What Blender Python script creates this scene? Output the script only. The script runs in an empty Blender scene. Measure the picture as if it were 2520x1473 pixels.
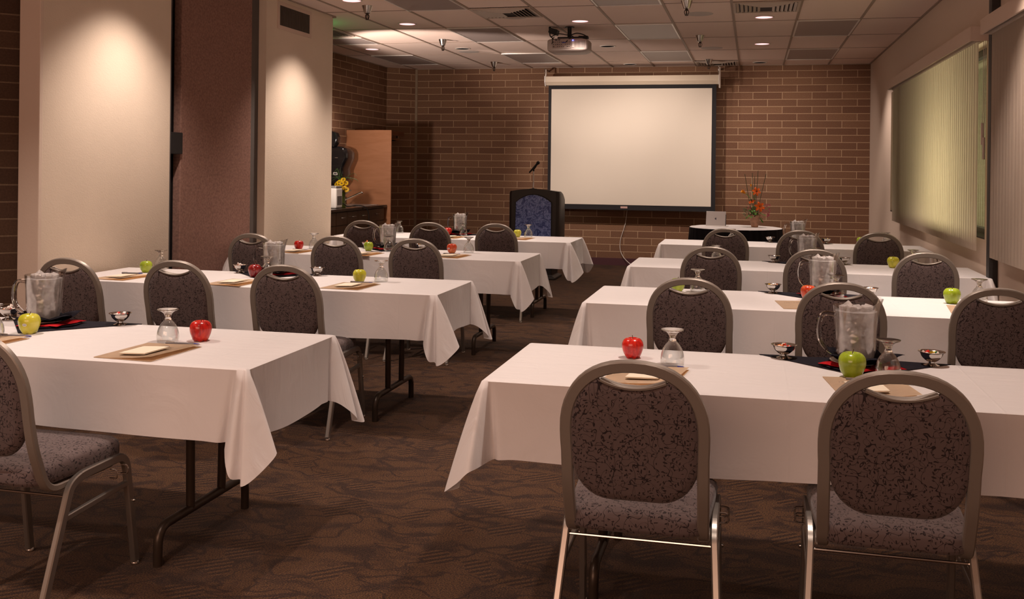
import bpy, bmesh, math, random
from mathutils import Vector, Matrix, noise
random.seed(7)
C = bpy.context.scene.collection
PI = math.pi

# ------------------------------------------------------------------ materials
MATS = {}
def new_mat(name):
    m = bpy.data.materials.new(name); m.use_nodes = True
    nt = m.node_tree; nt.nodes.clear()
    out = nt.nodes.new('ShaderNodeOutputMaterial')
    MATS[name] = m
    return m, nt, out
def nd(nt, typ, **kw):
    n = nt.nodes.new(typ)
    for k, v in kw.items():
        if k.startswith('i_'):
            n.inputs[k[2:].replace('_', ' ')].default_value = v
        else:
            setattr(n, k, v)
    return n
def lk(nt, a, b): nt.links.new(a, b)
def rgba(c): return (c[0], c[1], c[2], 1.0)
def principled(name, col, rough=.5, metal=0., bump=0., bscale=200., var=0., vscale=8., spec=.5, coat=0., sheen=0., emit=None, estr=0.):
    m, nt, out = new_mat(name)
    p = nd(nt, 'ShaderNodeBsdfPrincipled')
    p.inputs['Base Color'].default_value = rgba(col); p.inputs['Roughness'].default_value = rough
    p.inputs['Metallic'].default_value = metal; p.inputs['Specular IOR Level'].default_value = spec
    p.inputs['Coat Weight'].default_value = coat
    p.inputs['Sheen Weight'].default_value = sheen
    if emit:
        p.inputs['Emission Color'].default_value = rgba(emit); p.inputs['Emission Strength'].default_value = estr
    tc = nd(nt, 'ShaderNodeTexCoord')
    if var:
        n = nd(nt, 'ShaderNodeTexNoise'); n.inputs['Scale'].default_value = vscale; n.inputs['Detail'].default_value = 4
        lk(nt, tc.outputs['Object'], n.inputs['Vector'])
        r = nd(nt, 'ShaderNodeValToRGB')
        r.color_ramp.elements[0].position = .3; r.color_ramp.elements[1].position = .7
        r.color_ramp.elements[0].color = rgba([c*(1-var) for c in col]); r.color_ramp.elements[1].color = rgba([min(1, c*(1+var)) for c in col])
        lk(nt, n.outputs['Fac'], r.inputs['Fac']); lk(nt, r.outputs['Color'], p.inputs['Base Color'])
    if bump:
        n = nd(nt, 'ShaderNodeTexNoise'); n.inputs['Scale'].default_value = bscale; n.inputs['Detail'].default_value = 3
        lk(nt, tc.outputs['Object'], n.inputs['Vector'])
        b = nd(nt, 'ShaderNodeBump'); b.inputs['Strength'].default_value = bump; b.inputs['Distance'].default_value = .002
        lk(nt, n.outputs['Fac'], b.inputs['Height']); lk(nt, b.outputs['Normal'], p.inputs['Normal'])
    lk(nt, p.outputs['BSDF'], out.inputs['Surface'])
    return m

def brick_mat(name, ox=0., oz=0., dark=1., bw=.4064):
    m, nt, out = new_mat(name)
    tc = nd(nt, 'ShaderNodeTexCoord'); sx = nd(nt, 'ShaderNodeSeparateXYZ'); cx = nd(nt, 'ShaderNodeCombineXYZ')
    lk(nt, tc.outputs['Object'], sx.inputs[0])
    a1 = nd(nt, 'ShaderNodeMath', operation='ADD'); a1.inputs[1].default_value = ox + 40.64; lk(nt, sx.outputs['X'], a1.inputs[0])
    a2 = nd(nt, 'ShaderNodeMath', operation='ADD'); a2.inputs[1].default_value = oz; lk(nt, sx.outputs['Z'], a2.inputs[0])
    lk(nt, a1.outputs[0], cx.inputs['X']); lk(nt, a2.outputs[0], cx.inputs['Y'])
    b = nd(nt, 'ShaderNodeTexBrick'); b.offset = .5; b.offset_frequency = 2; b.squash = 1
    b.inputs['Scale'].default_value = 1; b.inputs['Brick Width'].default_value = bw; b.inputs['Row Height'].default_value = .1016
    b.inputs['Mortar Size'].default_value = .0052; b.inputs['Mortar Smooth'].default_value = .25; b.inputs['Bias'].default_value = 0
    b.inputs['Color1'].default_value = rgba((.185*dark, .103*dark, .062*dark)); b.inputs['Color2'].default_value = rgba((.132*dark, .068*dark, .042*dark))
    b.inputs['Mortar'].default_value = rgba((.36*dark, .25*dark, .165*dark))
    lk(nt, cx.outputs[0], b.inputs['Vector'])
    n = nd(nt, 'ShaderNodeTexNoise'); n.inputs['Scale'].default_value = 90; n.inputs['Detail'].default_value = 5
    lk(nt, tc.outputs['Object'], n.inputs['Vector'])
    mx = nd(nt, 'ShaderNodeMix', data_type='RGBA', blend_type='MULTIPLY'); mx.inputs['Factor'].default_value = .45
    lk(nt, b.outputs['Color'], mx.inputs['A'])
    rr = nd(nt, 'ShaderNodeValToRGB'); rr.color_ramp.elements[0].color = (.55, .5, .45, 1); rr.color_ramp.elements[1].color = (1.3, 1.25, 1.2, 1)
    rr.color_ramp.elements[0].position = .3; rr.color_ramp.elements[1].position = .7
    lk(nt, n.outputs['Fac'], rr.inputs['Fac']); lk(nt, rr.outputs['Color'], mx.inputs['B'])
    p = nd(nt, 'ShaderNodeBsdfPrincipled'); p.inputs['Roughness'].default_value = .75; p.inputs['Specular IOR Level'].default_value = .25
    lk(nt, mx.outputs['Result'], p.inputs['Base Color'])
    inv = nd(nt, 'ShaderNodeMath', operation='SUBTRACT'); inv.inputs[0].default_value = 1; lk(nt, b.outputs['Fac'], inv.inputs[1])
    ad = nd(nt, 'ShaderNodeMath', operation='MULTIPLY_ADD'); ad.inputs[1].default_value = .15
    lk(nt, n.outputs['Fac'], ad.inputs[0]); lk(nt, inv.outputs[0], ad.inputs[2])
    bp = nd(nt, 'ShaderNodeBump'); bp.inputs['Strength'].default_value = .5; bp.inputs['Distance'].default_value = .004
    lk(nt, ad.outputs[0], bp.inputs['Height']); lk(nt, bp.outputs['Normal'], p.inputs['Normal'])
    lk(nt, p.outputs['BSDF'], out.inputs['Surface'])
    return m

def carpet_mat():
    m, nt, out = new_mat('patterned_carpet')
    tc = nd(nt, 'ShaderNodeTexCoord')
    wn = nd(nt, 'ShaderNodeTexNoise'); wn.inputs['Scale'].default_value = 3.2; wn.inputs['Detail'].default_value = 2
    lk(nt, tc.outputs['Object'], wn.inputs['Vector'])
    wm = nd(nt, 'ShaderNodeVectorMath', operation='SCALE'); wm.inputs['Scale'].default_value = .28
    lk(nt, wn.outputs['Color'], wm.inputs[0])
    wa = nd(nt, 'ShaderNodeVectorMath', operation='ADD'); lk(nt, tc.outputs['Object'], wa.inputs[0]); lk(nt, wm.outputs[0], wa.inputs[1])
    # sweeping fronds
    mp = nd(nt, 'ShaderNodeMapping'); mp.inputs['Rotation'].default_value = (0, 0, .55); mp.inputs['Scale'].default_value = (5., 10., 1)
    lk(nt, wa.outputs[0], mp.inputs['Vector'])
    n1 = nd(nt, 'ShaderNodeTexNoise'); n1.inputs['Scale'].default_value = 1.0; n1.inputs['Detail'].default_value = 3; n1.inputs['Roughness'].default_value = .55
    lk(nt, mp.outputs[0], n1.inputs['Vector'])
    r1 = nd(nt, 'ShaderNodeValToRGB'); r1.color_ramp.elements[0].position = .34; r1.color_ramp.elements[1].position = .52
    r1.color_ramp.elements[0].color = (0, 0, 0, 1); r1.color_ramp.elements[1].color = (1, 1, 1, 1)
    lk(nt, n1.outputs['Fac'], r1.inputs['Fac'])
    # ribbed leaf patches
    vm = nd(nt, 'ShaderNodeTexVoronoi'); vm.inputs['Scale'].default_value = 5.5; lk(nt, wa.outputs[0], vm.inputs['Vector'])
    rv = nd(nt, 'ShaderNodeSeparateColor'); lk(nt, vm.outputs['Color'], rv.inputs[0])
    gt = nd(nt, 'ShaderNodeMath', operation='GREATER_THAN'); gt.inputs[1].default_value = .5; lk(nt, rv.outputs[0], gt.inputs[0])
    lt = nd(nt, 'ShaderNodeMath', operation='LESS_THAN'); lt.inputs[1].default_value = .075; lk(nt, vm.outputs['Distance'], lt.inputs[0])
    lt.inputs[1].default_value = .42
    pm = nd(nt, 'ShaderNodeMath', operation='MULTIPLY'); lk(nt, gt.outputs[0], pm.inputs[0]); lk(nt, lt.outputs[0], pm.inputs[1])
    mw = nd(nt, 'ShaderNodeMapping'); mw.inputs['Rotation'].default_value = (0, 0, .9); lk(nt, tc.outputs['Object'], mw.inputs['Vector'])
    wv = nd(nt, 'ShaderNodeTexWave'); wv.inputs['Scale'].default_value = 10; wv.inputs['Distortion'].default_value = .8; wv.inputs['Detail Scale'].default_value = 2
    lk(nt, mw.outputs[0], wv.inputs['Vector'])
    n3 = nd(nt, 'ShaderNodeTexNoise'); n3.inputs['Scale'].default_value = 1.6; n3.inputs['Detail'].default_value = 1
    mp3 = nd(nt, 'ShaderNodeMapping'); mp3.inputs['Rotation'].default_value = (0, 0, -.25); mp3.inputs['Scale'].default_value = (2.6, 5.5, 1); mp3.inputs['Location'].default_value = (3, 7, 2)
    lk(nt, wa.outputs[0], mp3.inputs['Vector']); lk(nt, mp3.outputs[0], n3.inputs['Vector'])
    s3 = nd(nt, 'ShaderNodeMath', operation='SUBTRACT'); s3.inputs[1].default_value = .5; lk(nt, n3.outputs['Fac'], s3.inputs[0])
    a3 = nd(nt, 'ShaderNodeMath', operation='ABSOLUTE'); lk(nt, s3.outputs[0], a3.inputs[0])
    m3 = nd(nt, 'ShaderNodeMapRange'); m3.inputs['From Min'].default_value = .008; m3.inputs['From Max'].default_value = .035; m3.inputs['To Min'].default_value = .0; m3.inputs['To Max'].default_value = 1.; lk(nt, a3.outputs[0], m3.inputs['Value'])
    rmul = nd(nt, 'ShaderNodeMath', operation='MULTIPLY'); lk(nt, r1.outputs['Color'], rmul.inputs[0]); lk(nt, m3.outputs[0], rmul.inputs[1])
    wmul = nd(nt, 'ShaderNodeMath', operation='MULTIPLY_ADD'); wmul.inputs[1].default_value = 1.5; wmul.inputs[2].default_value = -.15; lk(nt, wv.outputs['Fac'], wmul.inputs[0])
    mixp = nd(nt, 'ShaderNodeMix'); lk(nt, pm.outputs[0], mixp.inputs['Factor']); lk(nt, rmul.outputs[0], mixp.inputs['A']); lk(nt, wmul.outputs[0], mixp.inputs['B'])
    # fibre speckle
    mf = nd(nt, 'ShaderNodeMapping'); mf.inputs['Scale'].default_value = (1., 1.5, 1); lk(nt, tc.outputs['Object'], mf.inputs['Vector'])
    fn = nd(nt, 'ShaderNodeTexNoise'); fn.inputs['Scale'].default_value = 170; fn.inputs['Detail'].default_value = 2; lk(nt, mf.outputs[0], fn.inputs['Vector'])
    ma = nd(nt, 'ShaderNodeMath', operation='MULTIPLY_ADD'); ma.inputs[1].default_value = 2.6; ma.inputs[2].default_value = -1.22
    lk(nt, fn.outputs['Fac'], ma.inputs[0])
    sm = nd(nt, 'ShaderNodeMath', operation='MULTIPLY_ADD'); sm.inputs[1].default_value = .34; lk(nt, mixp.outputs['Result'], sm.inputs[0])
    lk(nt, ma.outputs[0], sm.inputs[2])
    cr = nd(nt, 'ShaderNodeValToRGB'); e = cr.color_ramp.elements
    e[0].position = 0; e[0].color = (.012, .0045, .0035, 1); e[1].position = .78; e[1].color = (.115, .054, .020, 1)
    e2 = cr.color_ramp.elements.new(.32); e2.color = (.042, .018, .0095, 1)
    lk(nt, sm.outputs[0], cr.inputs['Fac'])
    p = nd(nt, 'ShaderNodeBsdfPrincipled'); p.inputs['Roughness'].default_value = .95; p.inputs['Specular IOR Level'].default_value = .1
    p.inputs['Sheen Weight'].default_value = .1
    lk(nt, cr.outputs['Color'], p.inputs['Base Color'])
    b = nd(nt, 'ShaderNodeBump'); b.inputs['Strength'].default_value = .6; b.inputs['Distance'].default_value = .004
    lk(nt, fn.outputs['Fac'], b.inputs['Height']); lk(nt, b.outputs['Normal'], p.inputs['Normal'])
    lk(nt, p.outputs['BSDF'], out.inputs['Surface'])
    return m

def chair_fabric():
    m, nt, out = new_mat('vine_pattern_fabric')
    tc = nd(nt, 'ShaderNodeTexCoord')
    wn = nd(nt, 'ShaderNodeTexNoise'); wn.inputs['Scale'].default_value = 26; wn.inputs['Detail'].default_value = 1
    lk(nt, tc.outputs['Object'], wn.inputs['Vector'])
    ws = nd(nt, 'ShaderNodeVectorMath', operation='SCALE'); ws.inputs['Scale'].default_value = .03; lk(nt, wn.outputs['Color'], ws.inputs[0])
    wa = nd(nt, 'ShaderNodeVectorMath', operation='ADD'); lk(nt, tc.outputs['Object'], wa.inputs[0]); lk(nt, ws.outputs[0], wa.inputs[1])
    masks = []
    for i, (rot, loc) in enumerate([((.3, .9, .5), (0, 0, 0)), ((.9, -.7, 1.2), (3.1, 1.7, 5.2))]):
        mp = nd(nt, 'ShaderNodeMapping'); mp.inputs['Rotation'].default_value = rot; mp.inputs['Location'].default_value = loc
        mp.inputs['Scale'].default_value = (52, 52, 125) if i == 0 else (120, 52, 52)
        lk(nt, wa.outputs[0], mp.inputs['Vector'])
        v = nd(nt, 'ShaderNodeTexVoronoi'); v.inputs['Scale'].default_value = 1; v.inputs['Randomness'].default_value = .9; lk(nt, mp.outputs[0], v.inputs['Vector'])
        t = nd(nt, 'ShaderNodeMath', operation='LESS_THAN'); t.inputs[1].default_value = .235; lk(nt, v.outputs['Distance'], t.inputs[0])
        masks.append(t)
    # thin vine lines
    for sc, off in ((17, 0), (13, 9.)):
        mp = nd(nt, 'ShaderNodeMapping'); mp.inputs['Location'].default_value = (off, off, off); lk(nt, tc.outputs['Object'], mp.inputs['Vector'])
        n = nd(nt, 'ShaderNodeTexNoise'); n.inputs['Scale'].default_value = sc*2.2; n.inputs['Detail'].default_value = 0; lk(nt, mp.outputs[0], n.inputs['Vector'])
        s = nd(nt, 'ShaderNodeMath', operation='SUBTRACT'); s.inputs[1].default_value = .5; lk(nt, n.outputs['Fac'], s.inputs[0])
        a = nd(nt, 'ShaderNodeMath', operation='ABSOLUTE'); lk(nt, s.outputs[0], a.inputs[0])
        t = nd(nt, 'ShaderNodeMath', operation='LESS_THAN'); t.inputs[1].default_value = .0085; lk(nt, a.outputs[0], t.inputs[0])
        masks.append(t)
    cur = masks[0]
    for k in masks[1:]:
        mx = nd(nt, 'ShaderNodeMath', operation='MAXIMUM'); lk(nt, cur.outputs[0], mx.inputs[0]); lk(nt, k.outputs[0], mx.inputs[1]); cur = mx
    fn = nd(nt, 'ShaderNodeTexNoise'); fn.inputs['Scale'].default_value = 900; lk(nt, tc.outputs['Object'], fn.inputs['Vector'])
    r = nd(nt, 'ShaderNodeMix', data_type='RGBA'); r.inputs['A'].default_value = (.108, .078, .076, 1); r.inputs['B'].default_value = (.020, .012, .013, 1)
    lk(nt, cur.outputs[0], r.inputs['Factor'])
    p = nd(nt, 'ShaderNodeBsdfPrincipled'); p.inputs['Roughness'].default_value = .85; p.inputs['Specular IOR Level'].default_value = .2; p.inputs['Sheen Weight'].default_value = .15
    lk(nt, r.outputs['Result'], p.inputs['Base Color'])
    b = nd(nt, 'ShaderNodeBump'); b.inputs['Strength'].default_value = .25; b.inputs['Distance'].default_value = .001
    lk(nt, fn.outputs['Fac'], b.inputs['Height']); lk(nt, b.outputs['Normal'], p.inputs['Normal'])
    lk(nt, p.outputs['BSDF'], out.inputs['Surface'])
    return m

def cloth_mat():
    m, nt, out = new_mat('white_table_linen')
    tc = nd(nt, 'ShaderNodeTexCoord')
    n1 = nd(nt, 'ShaderNodeTexNoise'); n1.inputs['Scale'].default_value = 5; n1.inputs['Detail'].default_value = 4; n1.inputs['Distortion'].default_value = .8
    mp = nd(nt, 'ShaderNodeMapping'); mp.inputs['Scale'].default_value = (1, 3, 1); lk(nt, tc.outputs['Object'], mp.inputs['Vector']); lk(nt, mp.outputs[0], n1.inputs['Vector'])
    # pressed fold lines every 0.6 m lengthwise and 0.38 m across
    sx = nd(nt, 'ShaderNodeSeparateXYZ'); lk(nt, tc.outputs['Object'], sx.inputs[0])
    acc = None
    for ax, per, off in (('X', .61, .23), ('Y', .37, .185)):
        a = nd(nt, 'ShaderNodeMath', operation='ADD'); a.inputs[1].default_value = off; lk(nt, sx.outputs[ax], a.inputs[0])
        pp = nd(nt, 'ShaderNodeMath', operation='PINGPONG'); pp.inputs[1].default_value = per/2; lk(nt, a.outputs[0], pp.inputs[0])
        sm = nd(nt, 'ShaderNodeMapRange'); sm.inputs['From Min'].default_value = 0; sm.inputs['From Max'].default_value = .006
        sm.inputs['To Min'].default_value = 1; sm.inputs['To Max'].default_value = 0; lk(nt, pp.outputs[0], sm.inputs['Value'])
        if acc is None: acc = sm
        else:
            mx = nd(nt, 'ShaderNodeMath', operation='MAXIMUM'); lk(nt, acc.outputs[0], mx.inputs[0]); lk(nt, sm.outputs[0], mx.inputs[1]); acc = mx
    h = nd(nt, 'ShaderNodeMath', operation='MULTIPLY_ADD'); h.inputs[1].default_value = .12; lk(nt, acc.outputs[0], h.inputs[0]); lk(nt, n1.outputs['Fac'], h.inputs[2])
    b = nd(nt, 'ShaderNodeBump'); b.inputs['Strength'].default_value = .55; b.inputs['Distance'].default_value = .012; lk(nt, h.outputs[0], b.inputs['Height'])
    wv = nd(nt, 'ShaderNodeTexNoise'); wv.inputs['Scale'].default_value = 700; lk(nt, tc.outputs['Object'], wv.inputs['Vector'])
    b2 = nd(nt, 'ShaderNodeBump'); b2.inputs['Strength'].default_value = .12; b2.inputs['Distance'].default_value = .001; lk(nt, wv.outputs['Fac'], b2.inputs['Height']); lk(nt, b.outputs['Normal'], b2.inputs['Normal'])
    d = nd(nt, 'ShaderNodeBsdfPrincipled'); d.inputs['Base Color'].default_value = (.80, .77, .775, 1); d.inputs['Roughness'].default_value = .8
    d.inputs['Specular IOR Level'].default_value = .2; d.inputs['Sheen Weight'].default_value = .1
    lk(nt, b2.outputs['Normal'], d.inputs['Normal'])
    t = nd(nt, 'ShaderNodeBsdfTranslucent'); t.inputs['Color'].default_value = (.8, .75, .72, 1)
    mx = nd(nt, 'ShaderNodeMixShader'); mx.inputs[0].default_value = .12
    lk(nt, d.outputs[0], mx.inputs[1]); lk(nt, t.outputs[0], mx.inputs[2]); lk(nt, mx.outputs[0], out.inputs['Surface'])
    return m

def thin_glass(name, tint=(.95, .96, .96), edge=.55):
    m, nt, out = new_mat(name)
    tr = nd(nt, 'ShaderNodeBsdfTransparent'); tr.inputs[0].default_value = rgba(tint)
    g = nd(nt, 'ShaderNodeBsdfGlossy'); g.inputs['Roughness'].default_value = .04; g.inputs['Color'].default_value = (.9, .88, .86, 1)
    lw = nd(nt, 'ShaderNodeLayerWeight'); lw.inputs['Blend'].default_value = .35
    mr = nd(nt, 'ShaderNodeMapRange'); mr.inputs['From Min'].default_value = 0; mr.inputs['From Max'].default_value = 1
    mr.inputs['To Min'].default_value = .03; mr.inputs['To Max'].default_value = edge; lk(nt, lw.outputs['Facing'], mr.inputs['Value'])
    mx = nd(nt, 'ShaderNodeMixShader'); lk(nt, mr.outputs[0], mx.inputs[0]); lk(nt, tr.outputs[0], mx.inputs[1]); lk(nt, g.outputs[0], mx.inputs[2])
    lk(nt, mx.outputs[0], out.inputs['Surface'])
    return m
def real_glass(name, col=(.97, .97, .96), rough=0., ior=1.46):
    m, nt, out = new_mat(name)
    g = nd(nt, 'ShaderNodeBsdfGlass'); g.inputs['Color'].default_value = rgba(col); g.inputs['Roughness'].default_value = rough; g.inputs['IOR'].default_value = ior
    lk(nt, g.outputs[0], out.inputs['Surface']); return m
def ice_water():
    m, nt, out = new_mat('iced_water')
    tc = nd(nt, 'ShaderNodeTexCoord')
    v = nd(nt, 'ShaderNodeTexVoronoi'); v.inputs['Scale'].default_value = 38; lk(nt, tc.outputs['Object'], v.inputs['Vector'])
    n = nd(nt, 'ShaderNodeTexNoise'); n.inputs['Scale'].default_value = 30; n.inputs['Detail'].default_value = 4; lk(nt, tc.outputs['Object'], n.inputs['Vector'])
    b = nd(nt, 'ShaderNodeBump'); b.inputs['Strength'].default_value = .8; b.inputs['Distance'].default_value = .01; lk(nt, v.outputs['Distance'], b.inputs['Height'])
    tr = nd(nt, 'ShaderNodeBsdfTransparent'); tr.inputs[0].default_value = (.85, .84, .84, 1)
    gl = nd(nt, 'ShaderNodeBsdfGlossy'); gl.inputs['Roughness'].default_value = .12; lk(nt, b.outputs['Normal'], gl.inputs['Normal'])
    df = nd(nt, 'ShaderNodeBsdfDiffuse'); df.inputs['Color'].default_value = (.80, .76, .75, 1)
    tl = nd(nt, 'ShaderNodeBsdfTranslucent'); tl.inputs['Color'].default_value = (.85, .82, .8, 1)
    m0 = nd(nt, 'ShaderNodeMixShader'); m0.inputs[0].default_value = .5; lk(nt, df.outputs[0], m0.inputs[1]); lk(nt, tl.outputs[0], m0.inputs[2])
    m1 = nd(nt, 'ShaderNodeMixShader'); r = nd(nt, 'ShaderNodeMapRange'); r.inputs['From Min'].default_value = .35; r.inputs['From Max'].default_value = .65; r.inputs['To Min'].default_value = .45; r.inputs['To Max'].default_value = .92
    lk(nt, n.outputs['Fac'], r.inputs['Value']); lk(nt, r.outputs[0], m1.inputs[0]); lk(nt, tr.outputs[0], m1.inputs[1]); lk(nt, m0.outputs[0], m1.inputs[2])
    m2 = nd(nt, 'ShaderNodeMixShader'); m2.inputs[0].default_value = .12; lk(nt, m1.outputs[0], m2.inputs[1]); lk(nt, gl.outputs[0], m2.inputs[2])
    lk(nt, m2.outputs[0], out.inputs['Surface']); return m

def apple_mat(name, c1, c2, c3, streak=6.):
    m, nt, out = new_mat(name)
    tc = nd(nt, 'ShaderNodeTexCoord')
    mp = nd(nt, 'ShaderNodeMapping'); mp.inputs['Scale'].default_value = (streak*6, streak*6, streak); lk(nt, tc.outputs['Object'], mp.inputs['Vector'])
    n = nd(nt, 'ShaderNodeTexNoise'); n.inputs['Scale'].default_value = 3; n.inputs['Detail'].default_value = 5; lk(nt, mp.outputs[0], n.inputs['Vector'])
    n2 = nd(nt, 'ShaderNodeTexNoise'); n2.inputs['Scale'].default_value = 14; lk(nt, tc.outputs['Object'], n2.inputs['Vector'])
    ad = nd(nt, 'ShaderNodeMath', operation='MULTIPLY_ADD'); ad.inputs[1].default_value = .5; lk(nt, n.outputs['Fac'], ad.inputs[0])
    hf = nd(nt, 'ShaderNodeMath', operation='MULTIPLY'); hf.inputs[1].default_value = .5; lk(nt, n2.outputs['Fac'], hf.inputs[0]); lk(nt, hf.outputs[0], ad.inputs[2])
    r = nd(nt, 'ShaderNodeValToRGB'); e = r.color_ramp.elements; e[0].position = .38; e[0].color = rgba(c1); e[1].position = .66; e[1].color = rgba(c3)
    k = e.new(.5); k.color = rgba(c2); lk(nt, ad.outputs[0], r.inputs['Fac'])
    v = nd(nt, 'ShaderNodeTexVoronoi'); v.inputs['Scale'].default_value = 330; lk(nt, tc.outputs['Object'], v.inputs['Vector'])
    t = nd(nt, 'ShaderNodeMath', operation='LESS_THAN'); t.inputs[1].default_value = .12; lk(nt, v.outputs['Distance'], t.inputs[0])
    tf = nd(nt, 'ShaderNodeMath', operation='MULTIPLY'); tf.inputs[1].default_value = .4; lk(nt, t.outputs[0], tf.inputs[0])
    mx = nd(nt, 'ShaderNodeMix', data_type='RGBA'); lk(nt, tf.outputs[0], mx.inputs['Factor']); lk(nt, r.outputs['Color'], mx.inputs['A']); mx.inputs['B'].default_value = (.85, .75, .45, 1)
    p = nd(nt, 'ShaderNodeBsdfPrincipled'); p.inputs['Roughness'].default_value = .22; p.inputs['Coat Weight'].default_value = .3; p.inputs['Coat Roughness'].default_value = .12
    p.inputs['Subsurface Weight'].default_value = .0
    lk(nt, mx.outputs['Result'], p.inputs['Base Color']); lk(nt, p.outputs[0], out.inputs['Surface']); return m

def marble_blue():
    m, nt, out = new_mat('blue_marble_laminate')
    tc = nd(nt, 'ShaderNodeTexCoord')
    n = nd(nt, 'ShaderNodeTexNoise'); n.inputs['Scale'].default_value = 11; n.inputs['Detail'].default_value = 8; n.inputs['Roughness'].default_value = .7; n.inputs['Distortion'].default_value = 1.5
    lk(nt, tc.outputs['Object'], n.inputs['Vector'])
    s = nd(nt, 'ShaderNodeMath', operation='SUBTRACT'); s.inputs[1].default_value = .5; lk(nt, n.outputs['Fac'], s.inputs[0])
    a = nd(nt, 'ShaderNodeMath', operation='ABSOLUTE'); lk(nt, s.outputs[0], a.inputs[0])
    r = nd(nt, 'ShaderNodeValToRGB'); e = r.color_ramp.elements; e[0].position = 0; e[0].color = (.36, .46, .85, 1); e[1].position = .10; e[1].color = (.04, .068, .27, 1)
    k = e.new(.03); k.color = (.10, .16, .50, 1); lk(nt, a.outputs[0], r.inputs['Fac'])
    p = nd(nt, 'ShaderNodeBsdfPrincipled'); p.inputs['Roughness'].default_value = .3; lk(nt, r.outputs['Color'], p.inputs['Base Color']); lk(nt, p.outputs[0], out.inputs['Surface']); return m

def wood_mat(name, c1, c2, scale=3., axis=(1, 1, 8), rough=.45):
    m, nt, out = new_mat(name)
    tc = nd(nt, 'ShaderNodeTexCoord'); mp = nd(nt, 'ShaderNodeMapping'); mp.inputs['Scale'].default_value = axis; lk(nt, tc.outputs['Object'], mp.inputs['Vector'])
    n = nd(nt, 'ShaderNodeTexNoise'); n.inputs['Scale'].default_value = scale; n.inputs['Detail'].default_value = 6; n.inputs['Distortion'].default_value = .6; lk(nt, mp.outputs[0], n.inputs['Vector'])
    r = nd(nt, 'ShaderNodeValToRGB'); e = r.color_ramp.elements; e[0].position = .3; e[0].color = rgba(c1); e[1].position = .7; e[1].color = rgba(c2); lk(nt, n.outputs['Fac'], r.inputs['Fac'])
    p = nd(nt, 'ShaderNodeBsdfPrincipled'); p.inputs['Roughness'].default_value = rough; lk(nt, r.outputs['Color'], p.inputs['Base Color']); lk(nt, p.outputs[0], out.inputs['Surface']); return m

def blind_mat():
    m, nt, out = new_mat('ribbed_vinyl_slats')
    d = nd(nt, 'ShaderNodeBsdfPrincipled'); d.inputs['Base Color'].default_value = (.66, .56, .49, 1); d.inputs['Roughness'].default_value = .7; d.inputs['Specular IOR Level'].default_value = .2
    tc = nd(nt, 'ShaderNodeTexCoord'); wv = nd(nt, 'ShaderNodeTexWave', bands_direction='Y'); wv.inputs['Scale'].default_value = 22; lk(nt, tc.outputs['Object'], wv.inputs['Vector'])
    b = nd(nt, 'ShaderNodeBump'); b.inputs['Strength'].default_value = .3; b.inputs['Distance'].default_value = .002; lk(nt, wv.outputs['Fac'], b.inputs['Height']); lk(nt, b.outputs['Normal'], d.inputs['Normal'])
    t = nd(nt, 'ShaderNodeBsdfTranslucent'); t.inputs['Color'].default_value = (.75, .72, .62, 1)
    mx = nd(nt, 'ShaderNodeMixShader'); mx.inputs[0].default_value = .35; lk(nt, d.outputs[0], mx.inputs[1]); lk(nt, t.outputs[0], mx.inputs[2]); lk(nt, mx.outputs[0], out.inputs['Surface']); return m
def emission(name, col, s):
    m, nt, out = new_mat(name); e = nd(nt, 'ShaderNodeEmission'); e.inputs[0].default_value = rgba(col); e.inputs[1].default_value = s
    lk(nt, e.outputs[0], out.inputs['Surface']); return m

M_carpet = carpet_mat(); M_fabric = chair_fabric(); M_cloth = cloth_mat()
M_ceil = principled('acoustic_ceiling_tile', (.78, .63, .56), .95, bump=.35, bscale=160, spec=.1)
M_grid = principled('ceiling_grid_paint', (.33, .25, .20), .6)
M_plaster = principled('cream_textured_plaster', (.68, .575, .47), .85, bump=.6, bscale=110, spec=.2, var=.03, vscale=2)
M_plaster2 = principled('pale_painted_wall', (.66, .54, .455), .8, bump=.3, bscale=90, spec=.2)
M_mauve = principled('mauve_partition_carpet', (.27, .155, .125), .98, bump=.8, bscale=220, var=.22, vscale=60, spec=.05)
M_black = principled('black_rubber', (.006, .005, .006), .6)
M_darktrim = principled('grey_seal_strip', (.10, .085, .078), .7)
M_base = principled('maroon_vinyl_base', (.075, .022, .03), .6)
M_metal = principled('hammered_bronze_grey_frame', (.27, .235, .205), .40, metal=.4, bump=.1, bscale=300)
M_metal2 = principled('brushed_steel_leg', (.40, .37, .34), .36, metal=.9)
M_chrome = principled('polished_chrome', (.62, .60, .58), .2, metal=1.)
M_brown = principled('bronze_painted_steel', (.055, .038, .028), .35, metal=.5)
M_ply = wood_mat('brown_table_laminate', (.12, .07, .04), (.18, .11, .07))
M_navy = principled('navy_black_linen', (.012, .011, .018), .85, bump=.2, bscale=500, spec=.15)
M_red = principled('red_linen', (.50, .008, .014), .8, bump=.2, bscale=500, spec=.2)
M_china = principled('white_china', (.80, .76, .74), .2)
M_silver = principled('tarnished_silver_bowl', (.56, .53, .50), .14, metal=1.)
M_kraft = principled('kraft_card', (.74, .58, .42), .8, var=.04, vscale=30, spec=.15)
M_pad = principled('ivory_paper', (.82, .74, .60), .8, spec=.15)
M_ink = principled('dark_printing', (.05, .045, .06), .6)
M_penw = principled('grey_pen_barrel', (.15, .14, .15), .3)
M_penb = principled('blue_pen_tip', (.03, .04, .25), .3)
M_glass = thin_glass('clear_thin_glass', edge=.75)
M_plastic = thin_glass('clear_pitcher_plastic', (.90, .90, .90), edge=.6)
M_solid = real_glass('solid_clear_glass')
M_handle = real_glass('clear_handle_plastic', (.9, .9, .9), .03)
M_water = ice_water(); M_ice = principled('ice_cube', (.74, .72, .71), .12)
M_ared = apple_mat('red_apple_skin', (.30, .006, .006), (.58, .012, .008), (.70, .05, .015))
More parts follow.
